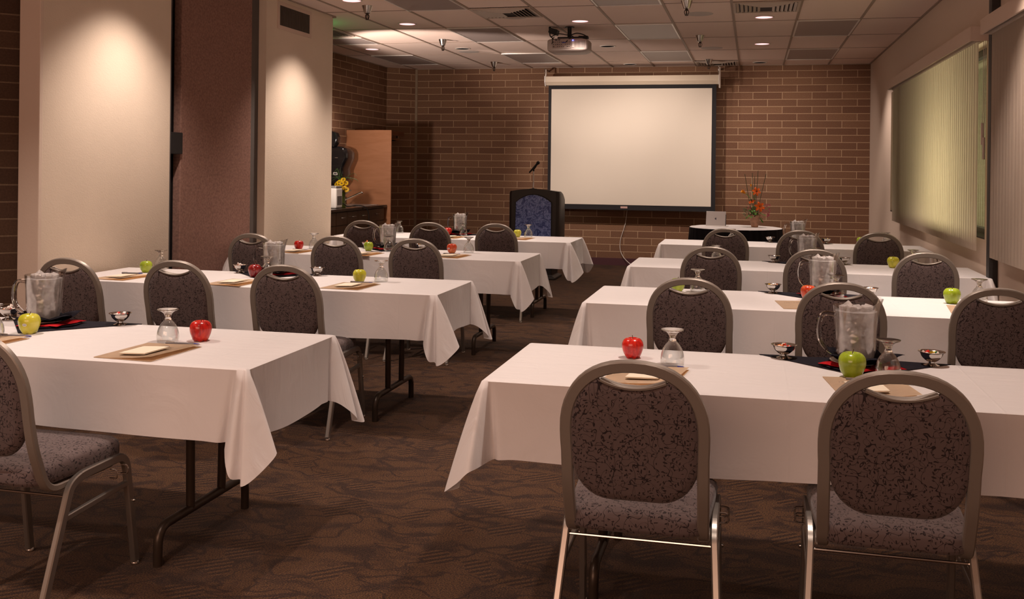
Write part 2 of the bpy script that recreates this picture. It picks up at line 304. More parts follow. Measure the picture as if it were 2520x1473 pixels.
M_adark = apple_mat('dark_red_apple_skin', (.12, .004, .006), (.24, .006, .008), (.38, .015, .012))
M_aorange = apple_mat('orange_red_apple_skin', (.52, .03, .01), (.62, .08, .02), (.72, .26, .06))
M_agreen = apple_mat('green_apple_skin', (.22, .33, .012), (.33, .45, .022), (.45, .55, .05), 2)
M_ayellow = apple_mat('yellow_green_apple_skin', (.42, .44, .02), (.58, .56, .045), (.68, .63, .10), 2)
M_stem = principled('apple_stem', (.08, .05, .02), .7)
M_sticker = principled('fruit_sticker', (.75, .73, .72), .4)
M_stickb = principled('fruit_sticker_print', (.12, .25, .35), .4)
M_screen = principled('matte_screen_fabric', (.72, .66, .58), .9, spec=.1)
M_case = principled('ivory_metal_case', (.68, .58, .46), .45)
M_navyb = principled('black_screen_border', (.010, .009, .012), .8)
M_pod = principled('charcoal_moulded_plastic', (.022, .017, .017), .45, bump=.2, bscale=300)
M_marble = marble_blue()
M_board = wood_mat('orange_brown_laminate', (.32, .135, .06), (.37, .165, .08), 4, (1, 1, 6), .35)
M_cab = wood_mat('dark_walnut_laminate', (.055, .026, .012), (.085, .042, .02), 5, (2, 6, 1), .35)
M_counter = principled('dark_speckled_counter', (.035, .022, .018), .18, var=.4, vscale=120)
M_disp = principled('black_smoked_plastic', (.010, .009, .010), .12)
M_rack = wood_mat('mahogany_shelf', (.13, .045, .02), (.2, .07, .03))
M_alu = principled('silver_tablet_back', (.55, .53, .53), .32, metal=.7)
M_terra = principled('terracotta_vase', (.38, .20, .125), .6, var=.25, vscale=25)
M_gvase = principled('olive_green_vase', (.13, .19, .025), .2)
M_lily = principled('orange_lily_petal', (.85, .17, .012), .5, var=.2, vscale=60)
M_bud = principled('yellow_lily_bud', (.85, .38, .03), .5, var=.2, vscale=60)
M_yel = principled('yellow_petal', (.85, .58, .01), .5, var=.15, vscale=60)
M_leaf = principled('green_leaf', (.07, .22, .022), .45, var=.35, vscale=25)
M_dleaf = principled('dark_green_leaf', (.035, .085, .018), .5, var=.3, vscale=25)
M_reed = principled('dark_green_reed', (.018, .035, .012), .5)
M_berry = principled('magenta_berry', (.38, .02, .08), .4)
M_blind = blind_mat()
M_valance = principled('beige_valance', (.60, .47, .39), .6)
M_white = principled('white_plastic', (.72, .68, .65), .35)
M_proj = principled('grey_white_projector_shell', (.46, .40, .38), .45)
M_projd = principled('dark_projector_port', (.03, .025, .03), .4)
M_rough = principled('grey_mesh_grille', (.52, .46, .43), .9)
M_troff = principled('unlit_diffuser_panel', (.34, .285, .27), .45)
M_slat = principled('beige_vent_slat', (.50, .42, .36), .5)
M_lampon = emission('lit_pink_lamp', (1., .42, .42), 1.9)
M_lampoff = principled('black_lamp_baffle', (.008, .006, .008), 1., spec=0.)
M_led = emission('blue_indicator', (.1, .12, 1.), 6)
M_wglass = thin_glass('window_pane', (.9, .95, .88), .4)
M_frame = principled('black_window_frame', (.012, .01, .01), .5)

# ------------------------------------------------------------------ mesh helpers
def obj(name, bm, mat, parent=None, smooth=True, bevel=0, loc=None, angle=40, subsurf=0):
    me = bpy.data.meshes.new(name)
    bmesh.ops.recalc_face_normals(bm, faces=bm.faces)
    bm.to_mesh(me); bm.free()
    mats = mat if isinstance(mat, (list, tuple)) else [mat]
    for m in mats: me.materials.append(m)
    if smooth:
        for p in me.polygons: p.use_smooth = True
        try: me.set_sharp_from_angle(angle=math.radians(angle))
        except Exception: pass
    o = bpy.data.objects.new(name, me); C.objects.link(o)
    if parent is not None: o.parent = parent
    if loc: o.location = loc
    if bevel:
        b = o.modifiers.new('bevel', 'BEVEL'); b.width = bevel; b.segments = 2; b.limit_method = 'ANGLE'; b.angle_limit = math.radians(50)
    if subsurf:
        s = o.modifiers.new('sub', 'SUBSURF'); s.levels = subsurf; s.render_levels = subsurf
    return o
def tag(o, label, cat, group=None):
    o['label'] = label; o['category'] = cat
    if group: o['group'] = group
    return o
def struct(o, label=None):
    o['kind'] = 'structure'
    return o
def thing(name, label, cat, loc=(0, 0, 0), rz=0, group=None):
    o = bpy.data.objects.new(name, None); C.objects.link(o); o.location = loc; o.rotation_euler = (0, 0, rz)
    o.empty_display_size = .05
    return tag(o, label, cat, group)
def dup(root, loc, rz=0, label=None, group=None, scale=None):
    r = root.copy(); C.objects.link(r); r.location = loc; r.rotation_euler = (0, 0, rz)
    if scale: r.scale = scale
    if label: r['label'] = label
    if group: r['group'] = group
    for ch in list(root.children):
        c = ch.copy(); C.objects.link(c); c.parent = r
        for g in list(ch.children):
            d = g.copy(); C.objects.link(d); d.parent = c
    return r
def NB(): return bmesh.new()
def box(bm, x0, x1, y0, y1, z0, z1, mi=0, mat=None):
    vs = [bm.verts.new((x, y, z)) for z in (z0, z1) for y in (y0, y1) for x in (x0, x1)]
    if mat is not None:
        for v in vs: v.co = mat @ v.co
    for f in ((0, 2, 3, 1), (4, 5, 7, 6), (0, 1, 5, 4), (2, 6, 7, 3), (0, 4, 6, 2), (1, 3, 7, 5)):
        fc = bm.faces.new([vs[i] for i in f]); fc.material_index = mi
    return bm
def prism(bm, pts, d0, d1, plane='xz', mi=0):
    """outline pts in a plane, extruded from d0 to d1 along the remaining axis"""
    def P(a, b, d):
        return {'xz': (a, d, b), 'yz': (d, a, b), 'xy': (a, b, d)}[plane]
    A = [bm.verts.new(P(a, b, d0)) for a, b in pts]; B = [bm.verts.new(P(a, b, d1)) for a, b in pts]
    n = len(pts)
    for i in range(n):
        f = bm.faces.new((A[i], A[(i+1) % n], B[(i+1) % n], B[i])); f.material_index = mi
    for L in (A, B):
        f = bm.faces.new(L); f.material_index = mi
    return bm
def lathe(bm, prof, n=32, c=(0, 0, 0), fn=None, mi=0, close=True):
    rings = []
    for r, z in prof:
        if r < 1e-6:
            rings.append([bm.verts.new((c[0], c[1], c[2]+z))]); continue
        ring = []
        for i in range(n):
            a = 2*PI*i/n; rr, zz = (r, z) if fn is None else fn(r, z, a)
            ring.append(bm.verts.new((c[0]+rr*math.cos(a), c[1]+rr*math.sin(a), c[2]+zz)))
        rings.append(ring)
    for A, B in zip(rings, rings[1:]):
        if len(A) == 1 and len(B) == 1: continue
        for i in range(n):
            j = (i+1) % n
            if len(A) == 1: f = bm.faces.new((A[0], B[i], B[j]))
            elif len(B) == 1: f = bm.faces.new((A[i], A[j], B[0]))
            else: f = bm.faces.new((A[i], A[j], B[j], B[i]))
            f.material_index = mi
    return bm
def tube(bm, pts, r=.01, n=10, sect=None, closed=False, ref=None, mi=0, radii=None):
    """sweep circle radius r (or rounded rect sect=(w,h), w along ref x tangent) along pts"""
    pts = [Vector(p) for p in pts]; N = len(pts); rings = []
    if sect:
        w, h = sect[0]/2, sect[1]/2; k = min(w, h)*.35
        sec = [(w, h-k), (w-k, h), (-w+k, h), (-w, h-k), (-w, -h+k), (-w+k, -h), (w-k, -h), (w, -h+k)]
    else: sec = [(math.cos(2*PI*i/n), math.sin(2*PI*i/n)) for i in range(n)]
    prevu = None
    for i, p in enumerate(pts):
        if closed: t = pts[(i+1) % N]-pts[i-1]
        else: t = (pts[min(i+1, N-1)]-pts[max(i-1, 0)])
        t.normalize()
        if ref is not None: rv = Vector(ref)
        elif prevu is not None: rv = prevu
        else: rv = Vector((0, 0, 1)) if abs(t.z) < .9 else Vector((1, 0, 0))
        u = rv - t*rv.dot(t)
        if u.length < 1e-5: u = t.orthogonal()
        u.normalize(); v = t.cross(u); prevu = u
        rr = radii[i] if radii else r
        if sect: rings.append([bm.verts.new(p+u*a+v*b) for a, b in sec])
        else: rings.append([bm.verts.new(p+(u*a+v*b)*rr) for a, b in sec])
    m = len(sec)
    pairs = list(zip(rings, rings[1:])) + ([(rings[-1], rings[0])] if closed else [])
    for A, B in pairs:
        for i in range(m):
            f = bm.faces.new((A[i], A[(i+1) % m], B[(i+1) % m], B[i])); f.material_index = mi
    if not closed:
        for L in (rings[0], rings[-1]):
            f = bm.faces.new(L); f.material_index = mi
    return bm
def cr(pts, k=6, closed=False):
    """Catmull-Rom through pts"""
    P = [Vector(p) for p in pts]; out = []; n = len(P)
    rng = n if closed else n-1
    for i in range(rng):
        p0 = P[(i-1) % n] if closed or i > 0 else P[0]*2-P[1]
        p1 = P[i]; p2 = P[(i+1) % n]; p3 = P[(i+2) % n] if closed or i+2 < n else P[-1]*2-P[-2]
        for s in range(k):
            t = s/k
            out.append(.5*((2*p1)+(-p0+p2)*t+(2*p0-5*p1+4*p2-p3)*t*t+(-p0+3*p1-3*p2+p3)*t**3))
    if not closed: out.append(P[-1])
    return out
def fillet(pts, r, k=5):
    """round the corners of a polyline"""
    P = [Vector(p) for p in pts]; out = [P[0]]
    for i in range(1, len(P)-1):
        a, b, c = P[i-1], P[i], P[i+1]
        d1 = (a-b); d2 = (c-b); rr = min(r, d1.length*.49, d2.length*.49)
        s = b+d1.normalized()*rr; e = b+d2.normalized()*rr
        for j in range(k+1):
            t = j/k; out.append((1-t)**2*s+2*(1-t)*t*b+t*t*e)
    out.append(P[-1]); return out
def sphere(bm, c, r, u=16, v=10, sc=(1, 1, 1), mi=0):
    prof = [(0 if k in (0, v) else math.sin(PI*k/v)*r, -math.cos(PI*k/v)*r) for k in range(v+1)]
    b0 = len(bm.verts); lathe(bm, prof, u, (0, 0, 0), mi=mi); bm.verts.ensure_lookup_table()
    for vtx in bm.verts[b0:]: vtx.co = Vector((vtx.co.x*sc[0]+c[0], vtx.co.y*sc[1]+c[1], vtx.co.z*sc[2]+c[2]))
    return bm

# ------------------------------------------------------------------ camera
H = 1.43
yaw, rol = .2353, .0114
fw = Vector((-math.sin(yaw), math.cos(yaw), 0)); rt = Vector((math.cos(yaw), math.sin(yaw), 0)); up = Vector((0, 0, 1))
r2 = rt*math.cos(rol)+up*math.sin(rol); u2 = up*math.cos(rol)-rt*math.sin(rol)
cam_d = bpy.data.cameras.new('camera'); cam = bpy.data.objects.new('camera', cam_d); C.objects.link(cam)
mw = Matrix.Identity(4)
for i in range(3):
    mw[i][0] = r2[i]; mw[i][1] = u2[i]; mw[i][2] = -fw[i]
mw[2][3] = H
cam.matrix_world = mw
cam_d.sensor_fit = 'HORIZONTAL'; cam_d.sensor_width = 36; cam_d.lens = 36*2472/2520
cam_d.shift_y = (411-736.5)/2520; cam_d.clip_start = .05; cam_d.clip_end = 100
bpy.context.scene.camera = cam

# ------------------------------------------------------------------ room
CZ = 2.93; D = 14.8; XR = 1.585; XL = -4.13; XA = -5.44; YN = -2.2
bm = NB(); box(bm, -7.2, 4.6, YN-.2, D+.2, -.1, 0); struct(obj('floor', bm, M_carpet, smooth=False))
bm = NB(); box(bm, -7.2, XR+.1, YN-.2, D+.2, CZ, CZ+.1); struct(obj('ceiling', bm, M_ceil, smooth=False))
def wall(name, p0, p1, th, mat, z0=0, z1=CZ):
    """wall whose visible face runs from p0 to p1; thickness grows to the left of that direction"""
    a = Vector((p0[0], p0[1], 0)); b = Vector((p1[0], p1[1], 0)); L = (b-a).length
    bm = NB(); box(bm, 0, L, 0, th, z0, z1)
    o = obj(name, bm, mat, smooth=False); o.location = a; o.rotation_euler = (0, 0, math.atan2(b.y-a.y, b.x-a.x))
    return struct(o)
Mb_back = brick_mat('brown_roman_brick', ox=0, oz=0, dark=1.3)
# joint phase: first full joint of the top course sits 0.0565 m left of the right wall, top mortar line 0.095 below the ceiling
def phase(xj, zrow, base_even=True):
    pass
wall('wall_back', (-5.09, D), (XR, D), .15, Mb_back)
wall('wall_corner', (XA, 14.45), (-5.09, D), .15, Mb_back)
wall('wall_alcove', (XA, 9.42), (XA, 14.45), .15, Mb_back)
wall('wall_return', (XL-.02, 9.42), (XA, 9.42), .12, M_plaster2)      # back side of the column, faces the alcove
bpy.data.objects['wall_return'].rotation_euler = (0, 0, PI)
bpy.data.objects['wall_return'].location = (XL-.02, 9.42, 0)
def wallY(name, x, y0, y1, th, mat, z0=0, z1=CZ):   # face looks towards +X
    bm = NB(); box(bm, x-th, x, y0, y1, z0, z1); return struct(obj(name, bm, mat, smooth=False))
wallY('wall_left_pier', XL, 5.18, 6.53, .35, M_plaster)
wallY('wall_left_column', XL, 8.0, 9.42, .35, M_plaster)
wallY('wall_left_pocket', XL-.12, 6.53, 8.0, .2, M_black)
wallY('wall_left_near', -6.2, YN, 3.4, .15, M_plaster2)
wall('wall_left_angle', (-6.2, 3.25), (-4.2, 5.25), .15, brick_mat('roman_brick_painted_shade', .46, .03, .42, 1.2192))  # same brick as the back wall, its shade put into a darker colour
bm = NB(); box(bm, -6.3, 4.6, YN-.15, YN, 0, CZ); struct(obj('wall_front', bm, M_plaster2, smooth=False))
# right wall with a window opening
WY0, WY1, WZ0, WZ1 = 7.62, 12.6, .96, 2.36
bm = NB()
box(bm, XR, XR+.2, YN, WY0, 0, CZ); box(bm, XR, XR+.2, WY1, D, 0, CZ); box(bm, XR, XR+.2, WY0, WY1, 0, WZ0); box(bm, XR, XR+.2, WY0, WY1, WZ1, CZ)
struct(obj('wall_right', bm, M_plaster2, smooth=False))
w1 = NB()
for (y0, y1) in ((WY0, WY0+.05), (10.98, 11.06), (WY1-.05, WY1)): box(w1, XR+.10, XR+.16, y0, y1, WZ0, WZ1)
for (z0, z1) in ((WZ0, WZ0+.05), (WZ1-.05, WZ1)): box(w1, XR+.10, XR+.16, WY0+.05, WY1-.05, z0, z1)
win = struct(obj('window_1', w1, M_frame, smooth=False))
bm = NB(); box(bm, XR+.125, XR+.131, WY0+.04, WY1-.04, WZ0+.04, WZ1-.04); obj('pane', bm, M_wglass, win, smooth=False)
bm = NB(); box(bm, XR+.0, XR+.1, WY0, WY1, WZ0, WZ0+.012); obj('sill', bm, M_frame, win, smooth=False)
# black operable-wall track post on the right wall
bm = NB(); box(bm, XR-.055, XR, 7.22, 7.30, 0, CZ); box(bm, XR-.035, XR, 7.31, 7.40, 0, CZ); struct(obj('trim_1', bm, M_frame, smooth=False, bevel=.004))
# left partition: fabric panel, black gap, seal strips
bm = NB(); box(bm, XL-.115, XL-.05, 6.755, 7.84, .02, CZ-.01)
pp = tag(obj('partition_panel', bm, M_mauve, smooth=False, bevel=.006), 'mauve carpeted folding partition panel parked between the two cream piers', 'partition panel')
bm = NB(); box(bm, XL-.119, XL-.07, 7.845, 7.998, .01, CZ-.01); struct(obj('trim_2', bm, M_darktrim, smooth=False))
bm = NB(); box(bm, XL-.119, XL-.02, 6.535, 6.575, .01, CZ-.01); box(bm, XL-.119, XL-.08, 6.62, 6.65, .01, CZ-.01); struct(obj('trim_3', bm, M_darktrim, smooth=False))
bm = NB(); box(bm, XL-.10, XL-.03, 6.60, 6.752, 1.50, 1.66); obj('latch', bm, M_black, pp, smooth=False, bevel=.004)
bm = NB(); box(bm, -4.27, XL+.003, 5.150, 5.18, 0, CZ); struct(obj('trim_4', bm, M_plaster2, smooth=False, bevel=.004))
# inside corner mortar strip between the angled wall and the back wall
bm = NB(); box(bm, -5.105, -5.065, D-.012, D+.02, 0, CZ); struct(obj('trim_5', bm, principled('mortar_strip', (.30, .22, .15), .9, bump=.5, bscale=60), smooth=False))
# base boards
bm = NB(); box(bm, -5.05, XR, D-.012, D, 0, .105); struct(obj('baseboard_back', bm, M_base, smooth=False))
bm = NB(); box(bm, XR-.012, XR, 7.42, D-.012, 0, .10); struct(obj('baseboard_right', bm, M_base, smooth=False))

# ceiling grid
GX = [1.018-.6096*k for k in range(-1, 14)]; GY = [D-.7428-1.2192*j for j in range(0, 14)]
bm = NB()
for i, x in enumerate(GX):
    y0 = YN if x > XL else (9.5 if x > XA else None)
    if x < -4.2: y0 = 9.5
    if y0 is None or x > XR or x < XA: continue
    box(bm, x-.012, x+.012, y0, D if x > -5.09 else 14.4, CZ-.006, CZ)
for y in GY:
    x0 = XL if y < 9.42 else XA
    if y < 5: x0 = -6.2
    box(bm, x0, XR, y-.006, y+.006, CZ-.004, CZ)
box(bm, XR-.022, XR, YN, D, CZ-.008, CZ); box(bm, -5.09, XR, D-.02, D, CZ-.008, CZ); box(bm, XL, XL+.022, 5.2, 9.42, CZ-.008, CZ); box(bm, XA, XA+.02, 9.5, 14.45, CZ-.008, CZ)
box(bm, XL-.03, XL+.03, 9.40, 9.43, CZ-.02, CZ)
struct(obj('trim_6', bm, M_grid, smooth=False))

# unlit fluorescent troffers
def troffer(x0, y0, y1, label):
    t = thing('fluorescent_light_panel', label, 'ceiling light', (x0-.3048, (y0+y1)/2, CZ), 0, 'unlit light panels in the ceiling')
    h = (y1-y0)/2
    bm = NB()
    for s in (-1, 1): box(bm, s*.292-.008, s*.292+.008, -h+.01, h-.01, -.014, 0)
    for s in (-1, 1): box(bm, -.284, .284, s*(h-.018)-.008, s*(h-.018)+.008, -.014, 0)
    obj('frame', bm, M_white, t, smooth=False)
    bm = NB(); box(bm, -.284, .284, -h+.026, h-.026, -.009, 0); obj('diffuser', bm, M_troff, t, smooth=False)
G = lambda k: 1.018-.6096*(k-1)
R_ = lambda j: D-.7428-1.2192*(j-1)
troffer(G(4), R_(4), R_(3), 'grey unlit light panel behind the projector, over the right side of the aisle')
troffer(G(4), R_(2), R_(1), 'grey unlit light panel just in front of the projection screen')
troffer(G(4), R_(6), R_(5), 'unlit light panel cut by the top edge, right of the projector')
troffer(G(1), R_(4), R_(3), 'unlit light panel nearer one of the two beside the window wall')
troffer(G(1), R_(2), R_(1), 'unlit light panel farther one of the two beside the window wall')
troffer(G(7), R_(4), R_(3), 'grey unlit light panel just beyond the square vent, left of the projector')
troffer(G(7), R_(2), R_(1), 'unlit light panel near the back wall left of the screen')
troffer(G(7), R_(6), R_(5), 'unlit light panel at the top edge before the square vent')
troffer(G(10), R_(2), R_(1), 'dark unlit light panel over the corner of the alcove')
troffer(G(10), R_(3)-.61, R_(3), 'dark half panel behind the vent beside the cream column')

def ceil_vent(cx, cy, label):
    t = thing('ceiling_vent', label, 'vent', (cx, cy, CZ), 0, 'square air vents in the ceiling')
    bm = NB(); box(bm, -.295, .295, -.295, .295, -.006, 0); obj('backing', bm, M_black, t, smooth=False)
    bm = NB()
    for s in (-1, 1):
        box(bm, s*.283-.012, s*.283+.012, -.295, .295, -.016, -.002); box(bm, -.27, .27, s*.283-.012, s*.283+.012, -.016, -.002)
    obj('frame', bm, M_slat, t, smooth=False)
    bm = NB()
    # louvres: slats splayed left and right, long ones towards the far side
    for s in (-1, 1):
        for k in range(6):
            x = s*(.255-k*.038); yb = -.262+.0; yt = .10-k*.03
            m = Matrix.Translation((x, 0, -.012)) @ Matrix.Rotation(s*.6, 4, 'Y')
            box(bm, -.014, .014, -.262+k*.04, .262, -.0015, .0015, mat=m)
    for k in range(6):
        yy = -.255+k*.038
        m = Matrix.Translation((0, yy, -.012)) @ Matrix.Rotation(-.6, 4, 'X')
        w = .235-k*.036
        box(bm, -w, w, -.014, .014, -.0015, .0015, mat=m)
    obj('slats', bm, M_slat, t, smooth=False)
ceil_vent(G(7)+.3048, 9.44, 'square louvred air vent in the ceiling left of the projector')
ceil_vent(G(3)+.3048, 9.48, 'square louvred air vent cut by the top edge right of the projector')
ceil_vent(G(10)-.3048, 10.55, 'dark air vent in the ceiling beside the cream column')
ceil_vent(G(4)+.3048, 14.42, 'narrow looking air vent right above the projection screen')

# wall vent in the column
t = thing('wall_vent', 'dark slatted return air grille high on the cream column', 'vent', (XL, 8.55, 2.765))
bm = NB()
for s in (-1, 1):
    box(bm, 0, .008, s*.33-.02, s*.33+.02, -.125, .125); box(bm, 0, .008, -.31, .31, s*.107-.018, s*.107+.018)
obj('frame', bm, M_valance, t, smooth=False)
bm = NB(); box(bm, 0, .002, -.31, .31, -.09, .09); obj('backing', bm, M_black, t, smooth=False)
bm = NB()
for k in range(24):
    y = -.30+k*.0261; box(bm, .002, .008, y-.004, y+.004, -.09, .09)
obj('slats', bm, principled('brown_vent_slat', (.10, .075, .06), .5), t, smooth=False)

# downlights
LAMPS = []
def downlight(x, y, on, label, grp):
    t = thing('recessed_downlight', label, 'ceiling light', (x, y, CZ), 0, grp)
    bm = NB(); lathe(bm, [(.088, -.001), (.098, -.001), (.098, -.006), (.086, -.009), (.080, -.004)], 36); obj('trim_ring', bm, M_white, t)
    bm = NB(); lathe(bm, [(0, -.0035), (.06, -.0035), (.082, -.0055)], 36); obj('lamp' if on else 'baffle', bm, M_lampon if on else M_lampoff, t)
dl = [(-3.56, 10.04, 1, 'glowing pink downlight above the third left table'), (-1.73, 10.12, 1, 'glowing pink downlight just before the projector'),
      (.09, 10.14, 1, 'glowing pink downlight right of the aisle beside the top vent'), (-4.78, 12.14, 1, 'glowing pink downlight over the kitchenette corner'),
      (.09, 12.28, 1, 'glowing pink downlight right of the screen, farther of the right pair'), (-3.56, 8.53, 1, 'glowing pink downlight cut by the top edge beside the column'),
      (-3.6, 12.26, 0, 'dark downlight opening beside the round speaker over the rear left table'), (-1.75, 12.26, 0, 'dark downlight opening right behind the projector'),
      (-1.73, 14.43, 0, 'dark downlight opening just left of the vent above the screen'), (.08, 14.41, 0, 'dark downlight opening just right of the vent above the screen')]
for x, y, on, lab in dl: downlight(x, y, on, lab, 'glowing pink downlights' if on else 'dark downlight openings')
def speaker(x, y, label):
    bm = NB(); lathe(bm, [(0, -.006), (.115, -.006), (.128, -.004), (.135, 0)], 40)
    o = obj('ceiling_speaker', bm, M_rough, loc=(x, y, CZ)); tag(o, label, 'speaker', 'round ceiling speakers')
speaker(-2.34, 9.77, 'round speaker grille in the ceiling left of the projector'); speaker(-.52, 9.85, 'round speaker grille in the ceiling between projector and right vent')
speaker(-3.62, 12.62, 'round speaker grille in the brightly lit part of the ceiling'); speaker(-.51, 12.65, 'round speaker grille in the ceiling before the right end of the screen')

def sprinkler(x, y, label):
    t = thing('fire_sprinkler', label, 'sprinkler', (x, y, CZ), 0, 'chrome pendant sprinklers')
    bm = NB(); lathe(bm, [(.052, -.001), (.05, -.006), (.034, -.055), (.026, -.072), (.014, -.076)], 20); obj('cup', bm, M_chrome, t)
    bm = NB(); lathe(bm, [(.012, -.070), (.012, -.082), (.02, -.088)], 12)
    for s in (-1, 1): tube(bm, cr([(0, s*.012, -.082), (0, s*.02, -.10), (0, s*.016, -.122), (0, 0, -.132)], 4), .0045, 6); tube(bm, cr([(s*.012, 0, -.082), (s*.019, 0, -.10), (s*.013, 0, -.122), (0, 0, -.132)], 4), .0035, 6)
    lathe(bm, [(0, -.128), (.017, -.130), (.017, -.133), (0, -.134)], 12); obj('head', bm, M_brown, t)
for x, y, l in ((-3.54, 8.86, 'chrome sprinkler nearest the cream column'), (-3.58, 11.36, 'chrome sprinkler in the bright patch of ceiling left of the projector'), (-3.61, 13.89, 'chrome sprinkler hanging before the back wall left of the screen'),
                (-.59, 9.07, 'chrome sprinkler at the top edge right of the projector'), (-.59, 11.44, 'chrome sprinkler in the ceiling midway between projector and right wall'), (-.60, 13.95, 'chrome sprinkler just above the right end of the screen')):
    sprinkler(x, y, l)

# projector
t = thing('ceiling_projector', 'grey white projector hanging from the ceiling on a short black pole', 'projector', (-1.915, 10.55, CZ))
bm = NB(); lathe(bm, [(0, 0), (.05, 0), (.05, -.008), (.022, -.01), (.022, -.13), (0, -.13)], 20); obj('mounting_pole', bm, M_black, t)
bm = NB()
out = cr([(-.215, -.12, 0), (-.17, -.15, 0), (0, -.155, 0), (.17, -.15, 0), (.215, -.10, 0), (.22, .10, 0), (.18, .17, 0), (0, .18, 0), (-.18, .17, 0), (-.22, .10, 0)], 4, True)
lev = [(-.285, .55), (-.282, .80), (-.262, .97), (-.25, 1), (-.165, 1), (-.15, .95), (-.135, .72), (-.132, .4)]
rings = [[bm.verts.new((p.x*s, p.y*s, z)) for p in out] for z, s in lev]
for A, B in zip(rings, rings[1:]):
    for i in range(len(A)): bm.faces.new((A[i], A[(i+1) % len(A)], B[(i+1) % len(A)], B[i]))
bm.faces.new(rings[0]); bm.faces.new(rings[-1]); body = obj('shell', bm, M_proj, t)
bm = NB(); box(bm, -.15, .05, -.162, -.150, -.245, -.150); obj('port_panel', bm, principled('warm_grey_panel', (.33, .27, .25), .5), t, smooth=False, bevel=.002)
bm = NB()
random.seed(3)
for r in range(3):
    for k in range(9):
        if random.random() < .2: continue
        w = random.choice((.004, .004, .008)); x = -.14+k*.021; box(bm, x-w, x+w, -.165, -.160, -.228+r*.024-.0035, -.228+r*.024+.0035)
box(bm, -.125, -.10, -.165, -.160, -.165, -.150); box(bm, -.09, -.07, -.165, -.160, -.163, -.152); obj('ports', bm, M_projd, t, smooth=False)
bm = NB(); box(bm, -.05, -.015, -.166, -.158, -.190, -.180); obj('video_plug', bm, M_penb, t, smooth=False)
bm = NB(); sphere(bm, (.065, -.160, -.162), .006); obj('indicator_light', bm, M_led, t)
bm = NB(); box(bm, .055, .08, -.160, -.152, -.235, -.170); obj('label_strip', bm, M_white, t, smooth=False)
bm = NB()
for x in (.12, .135, .15, .165, .18): box(bm, x, x+.004, -.156, -.150, -.24, -.165)
obj('vent_grille', bm, M_darktrim, t, smooth=False)
bm = NB()
box(bm, -.19, -.10, -.08, .05, -.125, -.07, mat=Matrix.Rotation(.3, 4, 'Y')); box(bm, -.12, .16, -.06, .06, -.132, -.112)
box(bm, .10, .20, -.03, .05, -.13, -.10)
obj('mount_bracket', bm, M_black, t, smooth=False, bevel=.005)
bm = NB()
tube(bm, cr([(-.205, -.05, .0), (-.205, -.06, -.05), (-.195, -.08, -.10), (-.17, -.11, -.125), (-.14, -.15, -.150)], 5), .006, 8)
tube(bm, cr([(-.18, -.08, -.11), (-.1, -.1, -.085), (0, -.09, -.10), (.06, -.12, -.12), (.02, -.15, -.15), (-.01, -.17, -.185)], 5), .005, 8)
tube(bm, cr([(.03, -.05, -.09), (.09, -.08, -.08), (.15, -.07, -.09), (.20, -.05, -.115)], 5), .006, 8)
tube(bm, cr([(-.14, -.12, -.12), (-.155, -.155, -.14), (-.15, -.165, -.17), (-.16, -.165, -.20)], 5), .004, 8)
lathe(bm, [(.008, -.0), (.012, -.005), (.012, -.03), (.007, -.04)], 10, (-.205, -.05, 0)); obj('cable', bm, M_black, t)
bm = NB(); tube(bm, [(-.12, .17, -.21), (-.12, .195, -.21)], .05, 24); obj('lens', bm, M_disp, t)

# ------------------------------------------------------------------ projection screen
SY = 14.55
t = thing('projection_screen', 'white pull-down projection screen with black border on the brick wall', 'projection screen', (-1.72, SY, 0))
s_ = lambda x: x+1.72
bm = NB(); box(bm, s_(-2.945), s_(-.515), .0, .004, .84, 2.64); obj('border', bm, M_navyb, t, smooth=False)
bm = NB()
nx, nz = 40, 20; x0, x1, z0, z1 = s_(-2.90), s_(-.575), .90, 2.585
g = [[bm.verts.new((x0+(x1-x0)*i/nx, -.004+.0035*math.sin(i*.55+j*.25)*(1-abs(j/nz-.5)), z0+(z1-z0)*j/nz)) for i in range(nx+1)] for j in range(nz+1)]
for j in range(nz):
    for i in range(nx): bm.faces.new((g[j][i], g[j][i+1], g[j+1][i+1], g[j+1][i]))
obj('viewing_surface', bm, M_screen, t)
bm = NB(); prism(bm, [(-.055, 2.77), (.055, 2.77), (.055, 2.64), (-.02, 2.64), (-.055, 2.69)], s_(-2.985), s_(-.485), 'yz'); obj('case', bm, M_case, t, smooth=False, bevel=.003)
for a in (-3.0, -.485):
    bm = NB(); prism(bm, [(-.06, 2.775), (.06, 2.775), (.06, 2.63), (-.022, 2.63), (-.06, 2.685)], s_(a), s_(a)+.018, 'yz'); obj('end_cap', bm, M_white, t, smooth=False)
    b2 = NB(); box(b2, s_(a)+.004, s_(a)+.020, -.01, .012, 2.775, 2.88); box(b2, s_(a)+.004, s_(a)+.012, -.004, .25, 2.86, 2.885)
    if a > -1: box(b2, s_(a)+.006, s_(a)+.030, -.075, -.055, 2.58, 2.88)
    obj('wall_bracket', b2, M_metal2, t, smooth=False, bevel=.002)
    bm = NB()
    for k in range(4):
        cxx = s_(a)-.004; cz = 2.80+k*.026
        pts = [(cxx+(.006*math.cos(u) if k % 2 else 0), -.03+(0 if k % 2 else .006*math.cos(u)), cz+.016*math.sin(u)) for u in [2*PI*q/12 for q in range(12)]]
        tube(bm, pts, .0025, 5, closed=True)
    obj('chain', bm, M_chrome, t)
bm = NB(); box(bm, s_(-2.945), s_(-.515), -.012, .014, .825, .850); obj('bottom_bar', bm, M_navyb, t, smooth=False, bevel=.003)
bm = NB(); box(bm, s_(-1.86), s_(-1.76), -.018, -.0125, .852, .880); obj('warning_label', bm, principled('pink_label', (.55, .36, .33), .6), t, smooth=False)
